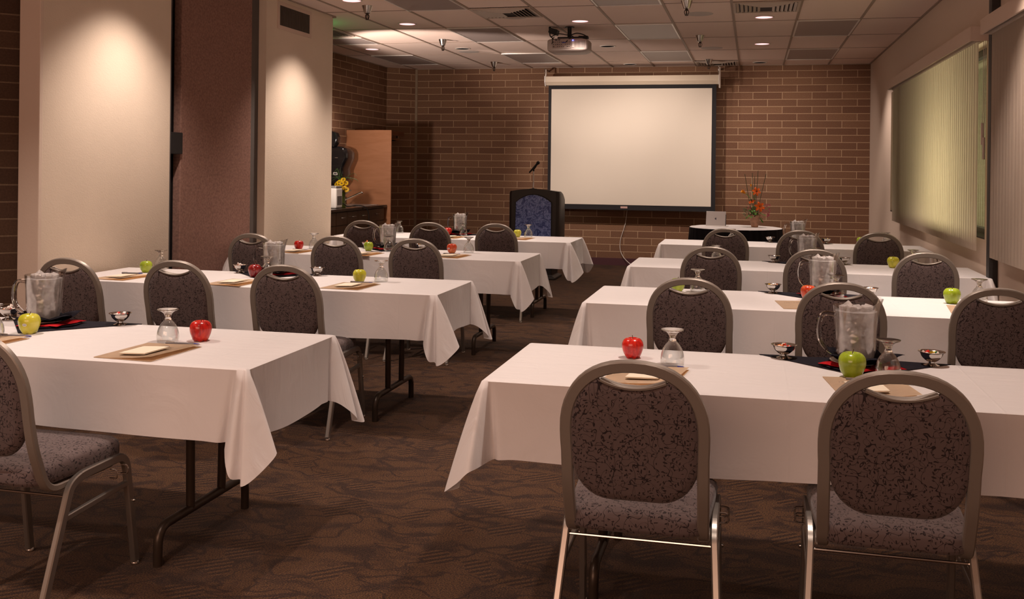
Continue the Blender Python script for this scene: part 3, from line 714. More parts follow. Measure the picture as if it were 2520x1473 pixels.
bm = NB(); tube(bm, cr([(-1.765, 14.56, .84), (-1.79, 14.72, .78), (-1.82, 14.77, .60), (-1.88, 14.77, .40), (-1.89, 14.77, .25), (-1.84, 14.76, .13), (-1.72, 14.70, .03), (-1.60, 14.60, .012)], 8), .005, 6)
tag(obj('pull_cord', bm, M_white), 'thin white cord hanging from the screen down the brick wall', 'cord')

# ------------------------------------------------------------------ lectern and microphone
t = thing('lectern', 'black lectern with arched blue marble front panel beside the screen', 'lectern', (-2.72, 12.55, 0))
def arch(w, z0, zs, zt, n=14, rc=.03):
    pts = [(-w, z0), (w, z0), (w, zs-rc)]
    for k in range(n+1):
        x = w-rc*.3-(2*w-rc*.6)*k/n; pts.append((x, zs+(zt-zs)*(1-(x/w)**2)))
    pts.append((-w, zs-rc)); return pts
bm = NB()
sec = [(0, .29, 1.125, 1.155), (.04, .325, 1.12, 1.15), (.18, .33, 1.12, 1.145), (.32, .33, 1.09, 1.115), (.44, .325, 1.04, 1.06), (.50, .30, .99, 1.01)]
rings = []
for y, w, zs, zt in sec: rings.append([bm.verts.new((a, y, b)) for a, b in arch(w, .34, zs, zt)])
for A, B in zip(rings, rings[1:]):
    for i in range(len(A)): bm.faces.new((A[i], A[(i+1) % len(A)], B[(i+1) % len(A)], B[i]))
bm.faces.new(rings[0]); bm.faces.new(rings[-1]); obj('cabinet', bm, M_pod, t)
bm = NB()
prof = [(.34, .27, 0), (.22, .25, .02), (.05, .24, .03), (.03, .29, -.02), (0.0, .29, -.02)]
rr = []
for z, w, off in prof: rr.append([bm.verts.new((x, y, z)) for x, y in ((-w, off), (w, off), (w, .46-off), (-w, .46-off))])
for A, B in zip(rr, rr[1:]):
    for i in range(4): bm.faces.new((A[i], A[(i+1) % 4], B[(i+1) % 4], B[i]))
bm.faces.new(rr[0]); bm.faces.new(rr[-1]); obj('base', bm, M_pod, t, smooth=False, bevel=.01)
bm = NB(); prism(bm, arch(.235, .30, .985, 1.085, rc=.0), -.008, .002, 'xz'); obj('front_panel', bm, M_marble, t, smooth=False)
bm = NB(); o2 = arch(.235, .30, .985, 1.085, rc=0.0)
tube(bm, [(a, -.006, b) for a, b in o2], .007, 6, closed=True); obj('panel_edge', bm, M_black, t)
t = thing('microphone', 'black microphone on a thin silver stand on top of the lectern', 'microphone', (-2.76, 12.70, 1.145))
bm = NB(); lathe(bm, [(0, 0), (.05, 0), (.05, .01), (.012, .015), (.008, .02)], 20); obj('stand_base', bm, M_black, t)
bm = NB(); tube(bm, [(0, 0, .012), (.004, 0, .245)], .007, 10); tube(bm, [(0, 0, .03), (.002, 0, .09)], .011, 10); obj('stand_pole', bm, M_alu, t)
bm = NB(); tube(bm, [(.004, 0, .235), (.004, 0, .27)], .011, 8); tube(bm, [(-.01, 0, .255), (.03, 0, .305)], .017, 10); obj('clip', bm, M_black, t)
bm = NB(); tube(bm, [(-.055, 0, .215), (-.05, 0, .22), (.045, 0, .325), (.052, 0, .335)], .012, 12, radii=[.006, .010, .014, .016]); obj('handle', bm, M_black, t)
bm = NB(); sphere(bm, (.062, 0, .345), .023); obj('grille', bm, principled('dark_wire_mesh', (.03, .028, .03), .4, metal=.8, bump=.6, bscale=700), t)

# ------------------------------------------------------------------ round skirted display table
t = thing('skirted_display_table', 'small oval table with black pleated skirt and white top beside the screen', 'table', (-.20, 12.72, 0))
bm = NB(); lathe(bm, [(0, .69), (.54, .69), (.555, .70), (.555, .712), (.54, .715), (0, .715)], 48); obj('tabletop', bm, M_ply, t)
def pleat(r, z, a):
    k = 1-z/.705; return (r+k*.03*math.sin(a*44)+.0, z)
bm = NB(); lathe(bm, [(.562+.03*i/8, .716-.70*i/8) for i in range(9)], 440, fn=pleat); obj('skirt', bm, principled('black_skirt_cloth', (.007, .006, .009), .8, spec=.2), t)
for s in ((.33, .33), (-.33, .33), (.33, -.33), (-.33, -.33)):
    bm = NB(); tube(bm, [(s[0], s[1], 0), (s[0], s[1], .69)], .014, 8); obj('leg', bm, M_brown, t)
bm = NB(); lathe(bm, [(0, .720), (.50, .720), (.545, .7195), (.56, .712)], 64, fn=lambda r, z, a: (r*(1+.006*math.sin(a*9)), z+.001*math.sin(a*13)))
o = obj('round_tablecloth', bm, M_cloth, loc=(-.20, 12.72, 0)); tag(o, 'white cloth lying over the top of the black skirted table', 'tablecloth')
# tablet
t = thing('tablet_computer', 'silver tablet standing upright on the black skirted table, logo outwards', 'tablet', (-.445, 12.80, .7215), -.12)
mt = Matrix.Rotation(-.22, 4, 'X')
bm = NB(); box(bm, -.122, .122, -.004, .004, .004, .188, mat=mt); obj('back_shell', bm, M_alu, t, smooth=False, bevel=.0035)
bm = NB()
ap = []
for k in range(28):
    a = 2*PI*k/28; r = .0125*(1+.10*math.cos(2*a)-.10*math.sin(a)*(abs(math.cos(a)) < .35))
    x, z = r*math.cos(a), r*math.sin(a)
    if x > .0085 and -.006 < z < .008: x = .0085-.003*math.cos((z-.001)/.007*PI/2)
    ap.append((x, z))
prism(bm, [(x, z+.095) for x, z in ap], -.0052, -.0043, 'xz'); prism(bm, [(.0005, .1085), (.0045, .110), (.006, .1155), (.002, .114)], -.0052, -.0043, 'xz')
bm.transform(mt); obj('fruit_logo', bm, M_ink, t, smooth=False)
bm = NB(); box(bm, .115, .126, -.0035, .012, .01, .15, mat=mt); obj('cover_edge', bm, M_black, t, smooth=False)
bm = NB(); box(bm, -.13, .15, -.03, .10, 0, .006); obj('stand', bm, M_white, t, smooth=False, bevel=.002)

# lily arrangement
t = thing('lily_arrangement', 'orange lilies and tall reeds in a terracotta vase on the skirted table', 'flower arrangement', (.03, 12.78, .7215))
bm = NB(); lathe(bm, [(0, 0), (.038, 0), (.042, .01), (.055, .07), (.066, .13), (.069, .15), (.064, .152), (.058, .13), (.03, .12), (0, .12)], 32); obj('vase', bm, M_terra, t)
def petal(bm, base, dirv, L, w, curl, upv=(0, 0, 1), n=7, mi=0):
    d = Vector(dirv).normalized(); u = Vector(upv); u = (u-d*u.dot(d)).normalized(); s = d.cross(u); b = Vector(base); row = []
    for i in range(n+1):
        q = i/n; c = b+d*(L*math.sin(q*1.35)/1.0)*(1-.15*q)+u*(curl*L*q*q)
        ww = w*math.sin(PI*min(1, q*.93+.06))**.8
        row.append((bm.verts.new(c-s*ww+u*ww*.25), bm.verts.new(c-u*.0), bm.verts.new(c+s*ww+u*ww*.25)))
    for A, B in zip(row, row[1:]):
        for i in range(2):
            f = bm.faces.new((A[i], A[i+1], B[i+1], B[i])); f.material_index = mi
def flower(c, face, R, n, mat, name, parent, cup=.35, curl=-.25, w=.22):
    f = Vector(face).normalized(); a = f.orthogonal().normalized(); b = f.cross(a); bm = NB()
    for k in range(n):
        th = 2*PI*k/n; d = a*math.cos(th)+b*math.sin(th)+f*cup
        petal(bm, Vector(c), d, R, R*w, curl, f)
    bmesh.ops.solidify(bm, geom=bm.faces[:], thickness=.0012)
    o = obj(name, bm, mat, parent); return o
def stamens(c, face, R, parent, mat):
    f = Vector(face).normalized(); a = f.orthogonal().normalized(); b = f.cross(a); bm = NB()
    for k in range(6):
        th = 2*PI*k/6+.3; p = Vector(c)+f*R*.7+(a*math.cos(th)+b*math.sin(th))*R*.18
        tube(bm, [Vector(c), p], .0014, 5); sphere(bm, p, .004, 6, 4)
    return obj('stamen', bm, mat, parent)
for c, fc, R in (((.015, -.02, .44), (.1, -1, .25), .065), ((.055, -.05, .255), (.25, -1, .2), .075), ((-.035, -.01, .31), (-.4, -.5, 1), .055)):
    L_ = flower(c, fc, R, 6, M_lily, 'lily', t); stamens(c, fc, R, L_, M_stem)
bm = NB()
for k in range(6):
    th = 2*PI*k/6; ax = Vector((-.75, -.25, .55)).normalized(); a = ax.orthogonal().normalized(); b = ax.cross(a)
    petal(bm, (-.115, -.02, .415), ax+(a*math.cos(th)+b*math.sin(th))*.25, .075, .014, .05, (a*math.cos(th)+b*math.sin(th)))
obj('lily_bud', bm, M_bud, t)
bm = NB()
for k in range(5):
    th = 2*PI*k/5; petal(bm, (-.05, 0, .50), Vector((math.cos(th)*.2, math.sin(th)*.2, 1)), .04, .009, .02, (math.cos(th), math.sin(th), 0))
obj('lily_bud', bm, M_bud, t)
for a, b in (((-.03, 0, .12), (-.125, .02, .655)), ((-.01, 0, .12), (-.035, .03, .67)), ((.005, 0, .12), (.035, 0, .70)), ((.02, 0, .12), (.13, .01, .66)), ((0, .02, .12), (-.005, .05, .63))):
    bm = NB(); tube(bm, [a, ((a[0]+b[0])/2-.003, (a[1]+b[1])/2, (a[2]+b[2])/2), b], .0032, 6); obj('reed', bm, M_reed, t)
bm = NB(); tube(bm, cr([(-.02, 0, .14), (-.04, 0, .32), (-.09, -.01, .395), (-.115, -.02, .415)], 5), .003, 6); tube(bm, cr([(0, 0, .14), (0, -.01, .35), (.015, -.015, .44)], 5), .003, 6)
tube(bm, cr([(0, 0, .3), (-.03, 0, .42), (-.05, 0, .50)], 5), .002, 6); obj('flower_stalk', bm, M_leaf, t)
random.seed(11)
bm = NB()
for k in range(95):
    th = random.uniform(0, 2*PI); r = random.uniform(.02, .10); z = random.uniform(.12, .24)
    base = (math.cos(th)*r-.035, math.sin(th)*r*.7, z); d = Vector((math.cos(th)-.35, math.sin(th)*.8-.2, random.uniform(-.7, .8)))
    petal(bm, base, d, random.uniform(.03, .06), random.uniform(.009, .016), random.uniform(-.3, .2), (0, 0, 1), 4, mi=random.choice((0, 0, 1)))
petal(bm, (.04, -.05, .18), (1, -.2, -.3), .13, .022, -.1); petal(bm, (.06, -.04, .12), (.5, -.3, -1), .09, .02, .1)
obj('foliage', bm, [M_leaf, M_dleaf], t)
bm = NB()
for k in range(9):
    th = random.uniform(-.6, 1.0); e = Vector((.05+math.cos(th)*random.uniform(.1, .17), -.03, .2+math.sin(th)*.12)); tube(bm, cr([(.03, -.02, .15), (.07, -.03, .2+.04*math.sin(k)), e], 4), .0012, 4)
    for q in range(4): sphere(bm, e+Vector((random.uniform(-.02, .012), random.uniform(-.01, .01), random.uniform(-.015, .015))), .005, 6, 4)
for q in range(10): sphere(bm, Vector((-.07+random.uniform(-.03, .03), -.06, .235+random.uniform(-.02, .03))), .006, 6, 4)
obj('berry_sprig', bm, M_berry, t)

# ------------------------------------------------------------------ kitchenette in the alcove
bm = NB(); box(bm, XA, -4.785, 12.90, 12.925, 0, 1.915)
tag(obj('divider_board', bm, M_board, smooth=False, bevel=.002), 'tall orange brown laminate board at the end of the dark counter', 'partition board')
t = thing('base_cabinet', 'dark walnut base cabinet with drawers and doors in the alcove', 'cabinet', (-4.86, 12.885, 0))
bm = NB(); box(bm, -.565, -.02, -2.95, 0, .09, .865); box(bm, -.565, -.07, -2.95, 0, 0, .09); obj('body', bm, M_cab, t, smooth=False)
yb = [-.02, -.62, -.96, -1.30, -1.64, -2.24, -2.86]
for i in range(6):
    y1, y0 = yb[i]-.004, yb[i+1]+.004
    bm = NB(); box(bm, -.02, 0, y0, y1, .70, .855); d_ = obj('drawer', bm, M_cab, t, smooth=False, bevel=.003)
    c = (y0+y1)/2
    bm = NB(); tube(bm, fillet([(0, c-.05, .79), (.028, c-.05, .79), (.028, c+.05, .79), (0, c+.05, .79)], .015, 3), .0055, 8); obj('handle', bm, M_chrome, d_)
    w2 = y1-y0
    parts = [(y0, y0+w2/2-.003), (y0+w2/2+.003, y1)] if w2 > .4 else [(y0, y1)]
    for q, (a, b) in enumerate(parts):
        bm = NB(); box(bm, -.02, 0, a, b, .10, .69); d_ = obj('door', bm, M_cab, t, smooth=False, bevel=.003)
        hy = (b-.03 if q == 0 else a+.03)
        bm = NB(); tube(bm, fillet([(0, hy, .50), (.028, hy, .50), (.028, hy, .62), (0, hy, .62)], .015, 3), .0055, 8); obj('handle', bm, M_chrome, d_)
bm = NB(); box(bm, XA, -4.83, 9.92, 12.89, .866, .90); box(bm, XA, XA+.02, 9.92, 12.89, .90, 1.0)
tag(obj('countertop', bm, M_counter, smooth=False, bevel=.004), 'dark glossy countertop over the alcove cabinets', 'countertop')
t = thing('steel_sink', 'steel sink rim let into the dark alcove counter', 'sink', (-5.10, 12.48, .9005))
bm = NB()
for s in (-1, 1): box(bm, -.20, .20, s*.26-.015, s*.26+.015, 0, .006); box(bm, s*.185-.015, s*.185+.015, -.245, .245, 0, .006)
obj('rim', bm, M_alu, t, smooth=False, bevel=.002)
bm = NB(); box(bm, -.17, .17, -.245, .245, 0, .002); obj('basin', bm, M_metal2, t, smooth=False)
t = thing('kitchen_faucet', 'chrome lever faucet beside the green vase on the counter', 'faucet', (-5.27, 12.42, .907))
bm = NB(); lathe(bm, [(0, 0), (.035, 0), (.032, .012), (.022, .03), (.022, .10), (.014, .115), (0, .118)], 20); obj('body', bm, M_chrome, t)
bm = NB(); tube(bm, cr([(0, 0, .055), (.09, .02, .10), (.20, .05, .155), (.235, .06, .165), (.25, .062, .15)], 5), .010, 10); obj('spout', bm, M_chrome, t)
bm = NB(); tube(bm, cr([(0, 0, .115), (.03, .01, .145), (.075, .02, .185), (.10, .025, .19)], 4), .007, 8); obj('lever', bm, M_chrome, t)
# towel dispenser
t = thing('paper_towel_dispenser', 'large rounded black paper towel dispenser on the alcove wall', 'dispenser', (XA, 12.52, 1.18))
bm = NB()
pr = [(0, 0), (.10, -.01), (.155, .06), (.17, .14), (.165, .20), (.195, .27), (.225, .34), (.225, .42), (.19, .475), (.12, .50), (0, .50)]
ins = [(-.16, .90), (-.14, .98), (-.05, 1.0), (.05, 1.0), (.14, .98), (.16, .90)]
rings = []
for y, s in ins: rings.append([bm.verts.new((x*s, y, .25+(z-.25)*(.5+.5*s))) for x, z in [(p.x, p.y) for p in [Vector((a, b)) for a, b in pr]]])
for A, B in zip(rings, rings[1:]):
    for i in range(len(A)): bm.faces.new((A[i], A[(i+1) % len(A)], B[(i+1) % len(A)], B[i]))
bm.faces.new(rings[0]); bm.faces.new(rings[-1]); obj('cover', bm, M_disp, t, bevel=.01)
bm = NB(); box(bm, 0, .012, -.15, .15, -.02, .49); obj('back_plate', bm, M_black, t, smooth=False)
bm = NB(); box(bm, .05, .11, -.166, -.158, .12, .155); obj('label', bm, M_white, t, smooth=False)
bm = NB(); box(bm, .06, .10, -.168, -.165, .128, .147); obj('label_print', bm, M_ink, t, smooth=False)
bm = NB(); box(bm, .07, .11, -.163, -.156, .345, .352); obj('key_slot', bm, M_chrome, t, smooth=False)
bm = NB()
pr = [(0, 0), (.08, .01), (.125, .07), (.13, .13), (.10, .19), (.04, .215), (0, .215)]
rings = []
for y, s in ((-.06, .85), (-.05, .97), (.05, .97), (.06, .85)): rings.append([bm.verts.new((x*s, y, z)) for x, z in pr])
for A, B in zip(rings, rings[1:]):
    for i in range(len(A)): bm.faces.new((A[i], A[(i+1) % len(A)], B[(i+1) % len(A)], B[i]))
bm.faces.new(rings[0]); bm.faces.new(rings[-1])
tag(obj('soap_dispenser', bm, M_disp, bevel=.008, loc=(XA, 12.36, 1.665)), 'small black soap dispenser peeking out above the towel dispenser', 'dispenser')
# green vase with yellow flowers
t = thing('yellow_flower_arrangement', 'yellow daisies and grass blades in an olive green vase on the counter', 'flower arrangement', (-5.02, 11.78, .9005))
bm = NB(); lathe(bm, [(0, 0), (.052, 0), (.055, .008), (.049, .05), (.042, .13), (.044, .175), (.05, .19), (.045, .19), (.035, .16), (0, .155)], 32); obj('vase', bm, M_gvase, t)
random.seed(5)
for c in ((-.045, -.02, .255), (.02, -.05, .30), (.04, -.02, .245), (-.02, -.04, .315), (.055, .0, .305), (.0, -.06, .235), (.075, -.03, .225), (-.07, .0, .29), (.03, -.03, .345)):
    f_ = flower(c, (c[0]*6, -1, .3+random.uniform(-.2, .3)), .042, 11, M_yel, 'daisy', t, cup=.25, curl=-.1, w=.17)
    bm = NB(); sphere(bm, Vector(c)+Vector((c[0]*.05, -.008, .003)), .0085, 8, 6); obj('daisy_centre', bm, M_stem, f_)
bm = NB()
for k in range(16):
    a = random.uniform(-1, 1); e = Vector((a*.17, random.uniform(-.07, .05), random.uniform(.38, .56)-abs(a)*.08))
    tube(bm, cr([(a*.02, 0, .15), (a*.05, 0, .36), e, e+Vector((a*.045, 0, -.03*abs(a)))], 4), .002, 5)
obj('grass_blades', bm, M_dleaf, t)
bm = NB()
for k in range(24):
    th = random.uniform(0, 2*PI); petal(bm, (math.cos(th)*.03, math.sin(th)*.03, random.uniform(.18, .24)), (math.cos(th), math.sin(th), random.uniform(-.3, .6)), .05, .011, -.1, n=4)
obj('foliage', bm, M_dleaf, t)
# white appliance with cable
t = thing('coffee_maker', 'white countertop appliance partly hidden by the column, left of the green vase', 'appliance', (-5.02, 11.50, .9005))
bm = NB(); box(bm, -.09, .09, -.10, .10, 0, .25); obj('housing', bm, M_white, t, smooth=False, bevel=.02)
bm = NB(); box(bm, -.07, .091, -.07, .07, .04, .15); obj('front_recess', bm, M_darktrim, t, smooth=False)
bm = NB(); box(bm, -.085, .085, -.095, .095, .25, .275); obj('lid', bm, M_alu, t, smooth=False, bevel=.01)
bm = NB(); tube(bm, cr([(-4.93, 11.60, .96), (-4.90, 11.70, .915), (-4.865, 11.85, .925), (-4.815, 12.05, .90), (-4.79, 12.12, .80), (-4.80, 12.14, .62), (-4.80, 12.14, .50)], 7), .006, 7)
tag(obj('power_cable', bm, M_black), 'black cable hanging over the front edge of the dark counter', 'cable')
# coat rack
t = thing('coat_rack', 'wooden shelf with hanging rod on the brick wall beyond the board', 'coat rack', (XA, 13.95, 0))
bm = NB(); box(bm, 0, .30, -.75, .45, 1.915, 1.94); obj('shelf', bm, M_rack, t, smooth=False, bevel=.002)
bm = NB(); box(bm, .275, .30, -.75, .45, 1.875, 1.915); obj('fascia', bm, M_rack, t, smooth=False)
bm = NB(); tube(bm, [(.22, -.74, 1.83), (.22, .44, 1.83)], .016, 12); obj('rod', bm, M_board, t)
for y in (-.70, .36):
    bm = NB(); tube(bm, fillet([(.0, y, 1.80), (.22, y, 1.815), (.22, y, 1.91)], .03, 3), .008, 6); obj('bracket', bm, M_black, t)

# ------------------------------------------------------------------ vertical blinds
def blind(y0, y1, zb, label, lines):
    t = thing('vertical_blind', label, 'window blind', (0, 0, 0), 0)
    bm = NB(); box(bm, 1.452, 1.466, y0-.04, y1+.06, 2.34, 2.44); box(bm, 1.466, XR, y0-.04, y0-.02, 2.34, 2.44); box(bm, 1.466, XR, y1+.04, y1+.06, 2.34, 2.44)
    box(bm, 1.466, XR, y0-.02, y1+.04, 2.43, 2.44)
    obj('valance', bm, M_valance, t, smooth=False, bevel=.002)
    bm = NB(); box(bm, 1.49, 1.53, y0, y1, 2.335, 2.37); obj('head_rail', bm, M_slat, t, smooth=False)
    bm = NB(); n = int((y1-y0)/.078); random.seed(int(y0*10))
    for k in range(n):
        yc = y0+.045+k*.078; a = math.radians(96+random.uniform(-2, 2)) ; w = .0445
        dx, dy = math.cos(a)*w, math.sin(a)*w; nx_, ny_ = -math.sin(a)*.004, math.cos(a)*.004
        cols = []
        for s in (-1, -.5, 0, .5, 1):
            bow = (1-s*s)*.004
            cols.append((1.512+dx*s-bow, yc+dy*s))
        A = [bm.verts.new((x, y, zb)) for x, y in cols]; B = [bm.verts.new((x, y, 2.338)) for x, y in cols]
        for i in range(4): bm.faces.new((A[i], A[i+1], B[i+1], B[i]))
    bmesh.ops.solidify(bm, geom=bm.faces[:], thickness=.0008)
    obj('slats', bm, M_blind, t, smooth=False)
    for (yy, zz) in lines:
        bm = NB(); tube(bm, cr([(1.535, yy, 2.33), (1.535, yy, 1.9), (1.533, yy+.01, zz+.15)], 4), .002, 5); tube(bm, [(1.533, yy+.01, zz+.15), (1.533, yy+.01, zz)], .009, 8); obj('pull_chain', bm, M_slat, t)
    return t
blind(7.54, 11.85, .885, 'far vertical blind with yellow green light behind its pale ribbed slats', [(7.47, 1.62), (7.42, 1.52)])
blind(4.6, 7.12, .875, 'near vertical blind cut by the right edge, pinkish pale slats', [(7.17, .90)])

# ------------------------------------------------------------------ tablecloth & tables
ZT = .73
CORN = [(-.16, .013, .247), (-.10, .013, .249), (-.074, -.010, .252), (-.060, .036, .262), (-.030, .084, .305), (-.004, .100, .340), (.018, .066, .350), (.040, .108, .360), (.070, .092, .345), (.106, .046, .305), (.126, .010, .268),
        (.080, -.012, .262), (-.006, -.040, .256), (.018, -.066, .250), (.013, -.11, .247), (.013, -.16, .247)]
CTOP = [(-.075, 0), (-.060, 0), (-.046, 0), (-.032, 0), (-.020, 0), (-.013, 0), (-.008, 0), (-.004, 0), (0, -.001), (0, -.005), (0, -.011), (0, -.019), (0, -.030), (0, -.044), (0, -.059), (0, -.075)]
def cloth_mesh(L, W, seed, sq=(1, 1, 1, 1), endpress=None):
    """L along x, W along y, centred; corners fold into hanging points"""
    rnd = random.Random(seed); top = []; hem = []
    cs = [(-L/2, -W/2), (L/2, -W/2), (L/2, W/2), (-L/2, W/2)]
    dirs = [(1, 0), (0, 1), (-1, 0), (0, -1)]
    ph = rnd.uniform(0, 6)
    for i in range(4):
        a = Vector(cs[i]+(0,)); b = Vector(cs[(i+1) % 4]+(0,)); d = Vector(dirs[i]+(0,)); n = Vector((d.y, -d.x, 0)); ln = (b-a).length
        # straight stretch
        m = max(4, int((ln-.30)/.045))
        for k in range(1, m):
            s = .15+(ln-.30)*k/m
            st = .075+(ln-.15)*k/m
            wv = .010*math.sin(s*5.2+ph+i)+.006*math.sin(s*12.7+ph*2)
            edge = math.sin(PI*k/m)
            top.append(a+d*(st*.35+s*.65)); hem.append((a+d*s+n*(.013+abs(wv)*.9*edge), .247+.012*math.sin(s*2.3+ph)*edge))
        # corner at b ; next direction
        d2 = Vector(dirs[(i+1) % 4]+(0,)); n2 = Vector((d2.y, -d2.x, 0))   # n2 == d
        mir = rnd.random() < .5; sc = rnd.uniform(.85, 1.15)*sq[(i+1) % 4]
        C1 = [Vector((e, f, z)) for e, f, z in CORN]; T1 = [Vector((e, f, 0)) for e, f in CTOP]
        if mir:
            C1 = [Vector((-f if False else f, e, z)) for e, f, z in reversed(CORN)]
            C1 = [Vector((f0, e0, z0)) for (e0, f0, z0) in [(v_[0], v_[1], v_[2]) for v_ in reversed(CORN)]]
        cc = cr(C1, 4); tt = cr(T1, 4)
        for q, (cv, tv) in enumerate(zip(cc, tt)):
            amt = sc if 12 < q < len(cc)-12 else 1
            top.append(b+d*tv.x+n*(tv.y if True else 0)); hem.append((b+d*(cv.x*amt if cv.x > .02 else cv.x)+n*(cv.y*amt if cv.y > .02 else cv.y), cv.z))
    # n is outward of current side, so the y-part of CTOP (<0) walks along next side
    N = len(top); bm = NB(); R = 9; rows = []
    cl = lambda v_, m_: max(-m_, min(m_, v_))
    inner2 = [bm.verts.new((cl(p.x, L/2-.05), cl(p.y, W/2-.05), 0)) for p in top]
    inner = [bm.verts.new((cl(p.x, L/2-.010), cl(p.y, W/2-.010), -.0003)) for p in top]
    rows.append(inner2); rows.append(inner)
    for r in range(R+1):
        v = r/R; ring = []
        for k in range(N):
            T = top[k]; Hh, dz = hem[k]
            off = Vector((Hh.x-T.x, Hh.y-T.y, 0))*(v**.85)
            p = T+off; z = -.004-dz*v
            if endpress is not None and ((p.x > endpress > 0) or (p.x < endpress < 0)): p.x = endpress
            p = Vector((p.x, p.y, z)); ring.append(bm.verts.new(p))
        rows.append(ring)
    for A, B in zip(rows, rows[1:]):
        for k in range(N): bm.faces.new((A[k], A[(k+1) % N], B[(k+1) % N], B[k]))
    bm.faces.new(inner2)
    bmesh.ops.remove_doubles(bm, verts=bm.verts[:], dist=1e-5)
    bmesh.ops.dissolve_degenerate(bm, edges=bm.edges[:], dist=1e-5)
    return bm

def folding_table(x0, x1, y0, y1, where, seed, press=None):
    L = x1-x0; W = y1-y0; cx, cy = (x0+x1)/2, (y0+y1)/2
    t = thing('folding_table', 'brown steel legged folding table below the '+where, 'table', (cx, cy, 0), 0, 'folding tables set out in two columns')
    bm = NB(); box(bm, -L/2+.006, L/2-.006, -W/2+.006, W/2-.006, .700, .722); obj('tabletop', bm, M_ply, t, smooth=False)
    for s in (-1, 1):
        xx = s*(L/2-.37)
        for yy in (-.115, .135):
            bm = NB(); tube(bm, [(xx, yy, .70), (xx, yy*.9, .135)], .0165, 12); obj('leg', bm, M_brown, t)
        bm = NB(); tube(bm, fillet([(xx, -W/2+.06, 0), (xx, -W/2+.06, .135), (xx, W/2-.06, .135), (xx, W/2-.06, 0)], .10, 7), .0165, 12); obj('foot_bar', bm, M_brown, t)
        bm = NB(); tube(bm, [(xx, 0, .45), (xx-s*.35, 0, .69)], .009, 8); obj('brace', bm, M_brown, t)
    o = obj('tablecloth', cloth_mesh(L, W, seed, endpress=press), M_cloth, loc=(cx, cy, ZT), angle=60)
    tag(o, 'white cloth with pointed hanging corners over the '+where, 'tablecloth', 'white tablecloths')
rows = {}
for key, (x0, x1, y0, y1, w, sd) in {
    'L1': (-4.07, -1.67, 3.12, 3.87, 'front left table', 3), 'L2': (-4.07, -1.67, 5.23, 5.96, 'second left table', 5),
    'L3': (-4.06, -1.68, 7.30, 8.05, 'third left table', 8), 'L4': (-4.06, -1.66, 9.30, 10.03, 'rear left table by the lectern', 12),
    'R1': (-.86, 1.55, 3.19, 3.93, 'front right table', 21), 'R2': (-.86, 1.55, 5.19, 5.97, 'second right table', 25),
    'R3': (-.87, 1.55, 7.21, 7.96, 'third right table', 31), 'R4': (-.85, 1.55, 9.45, 10.13, 'rear right table by the skirted table', 36)}.items():
    folding_table(x0, x1, y0, y1, w, sd, press=((XR-.006) if key[0] == 'R' else (XL+.008))-(x0+x1)/2)
    rows[key] = (x0, x1, y0, y1, w)

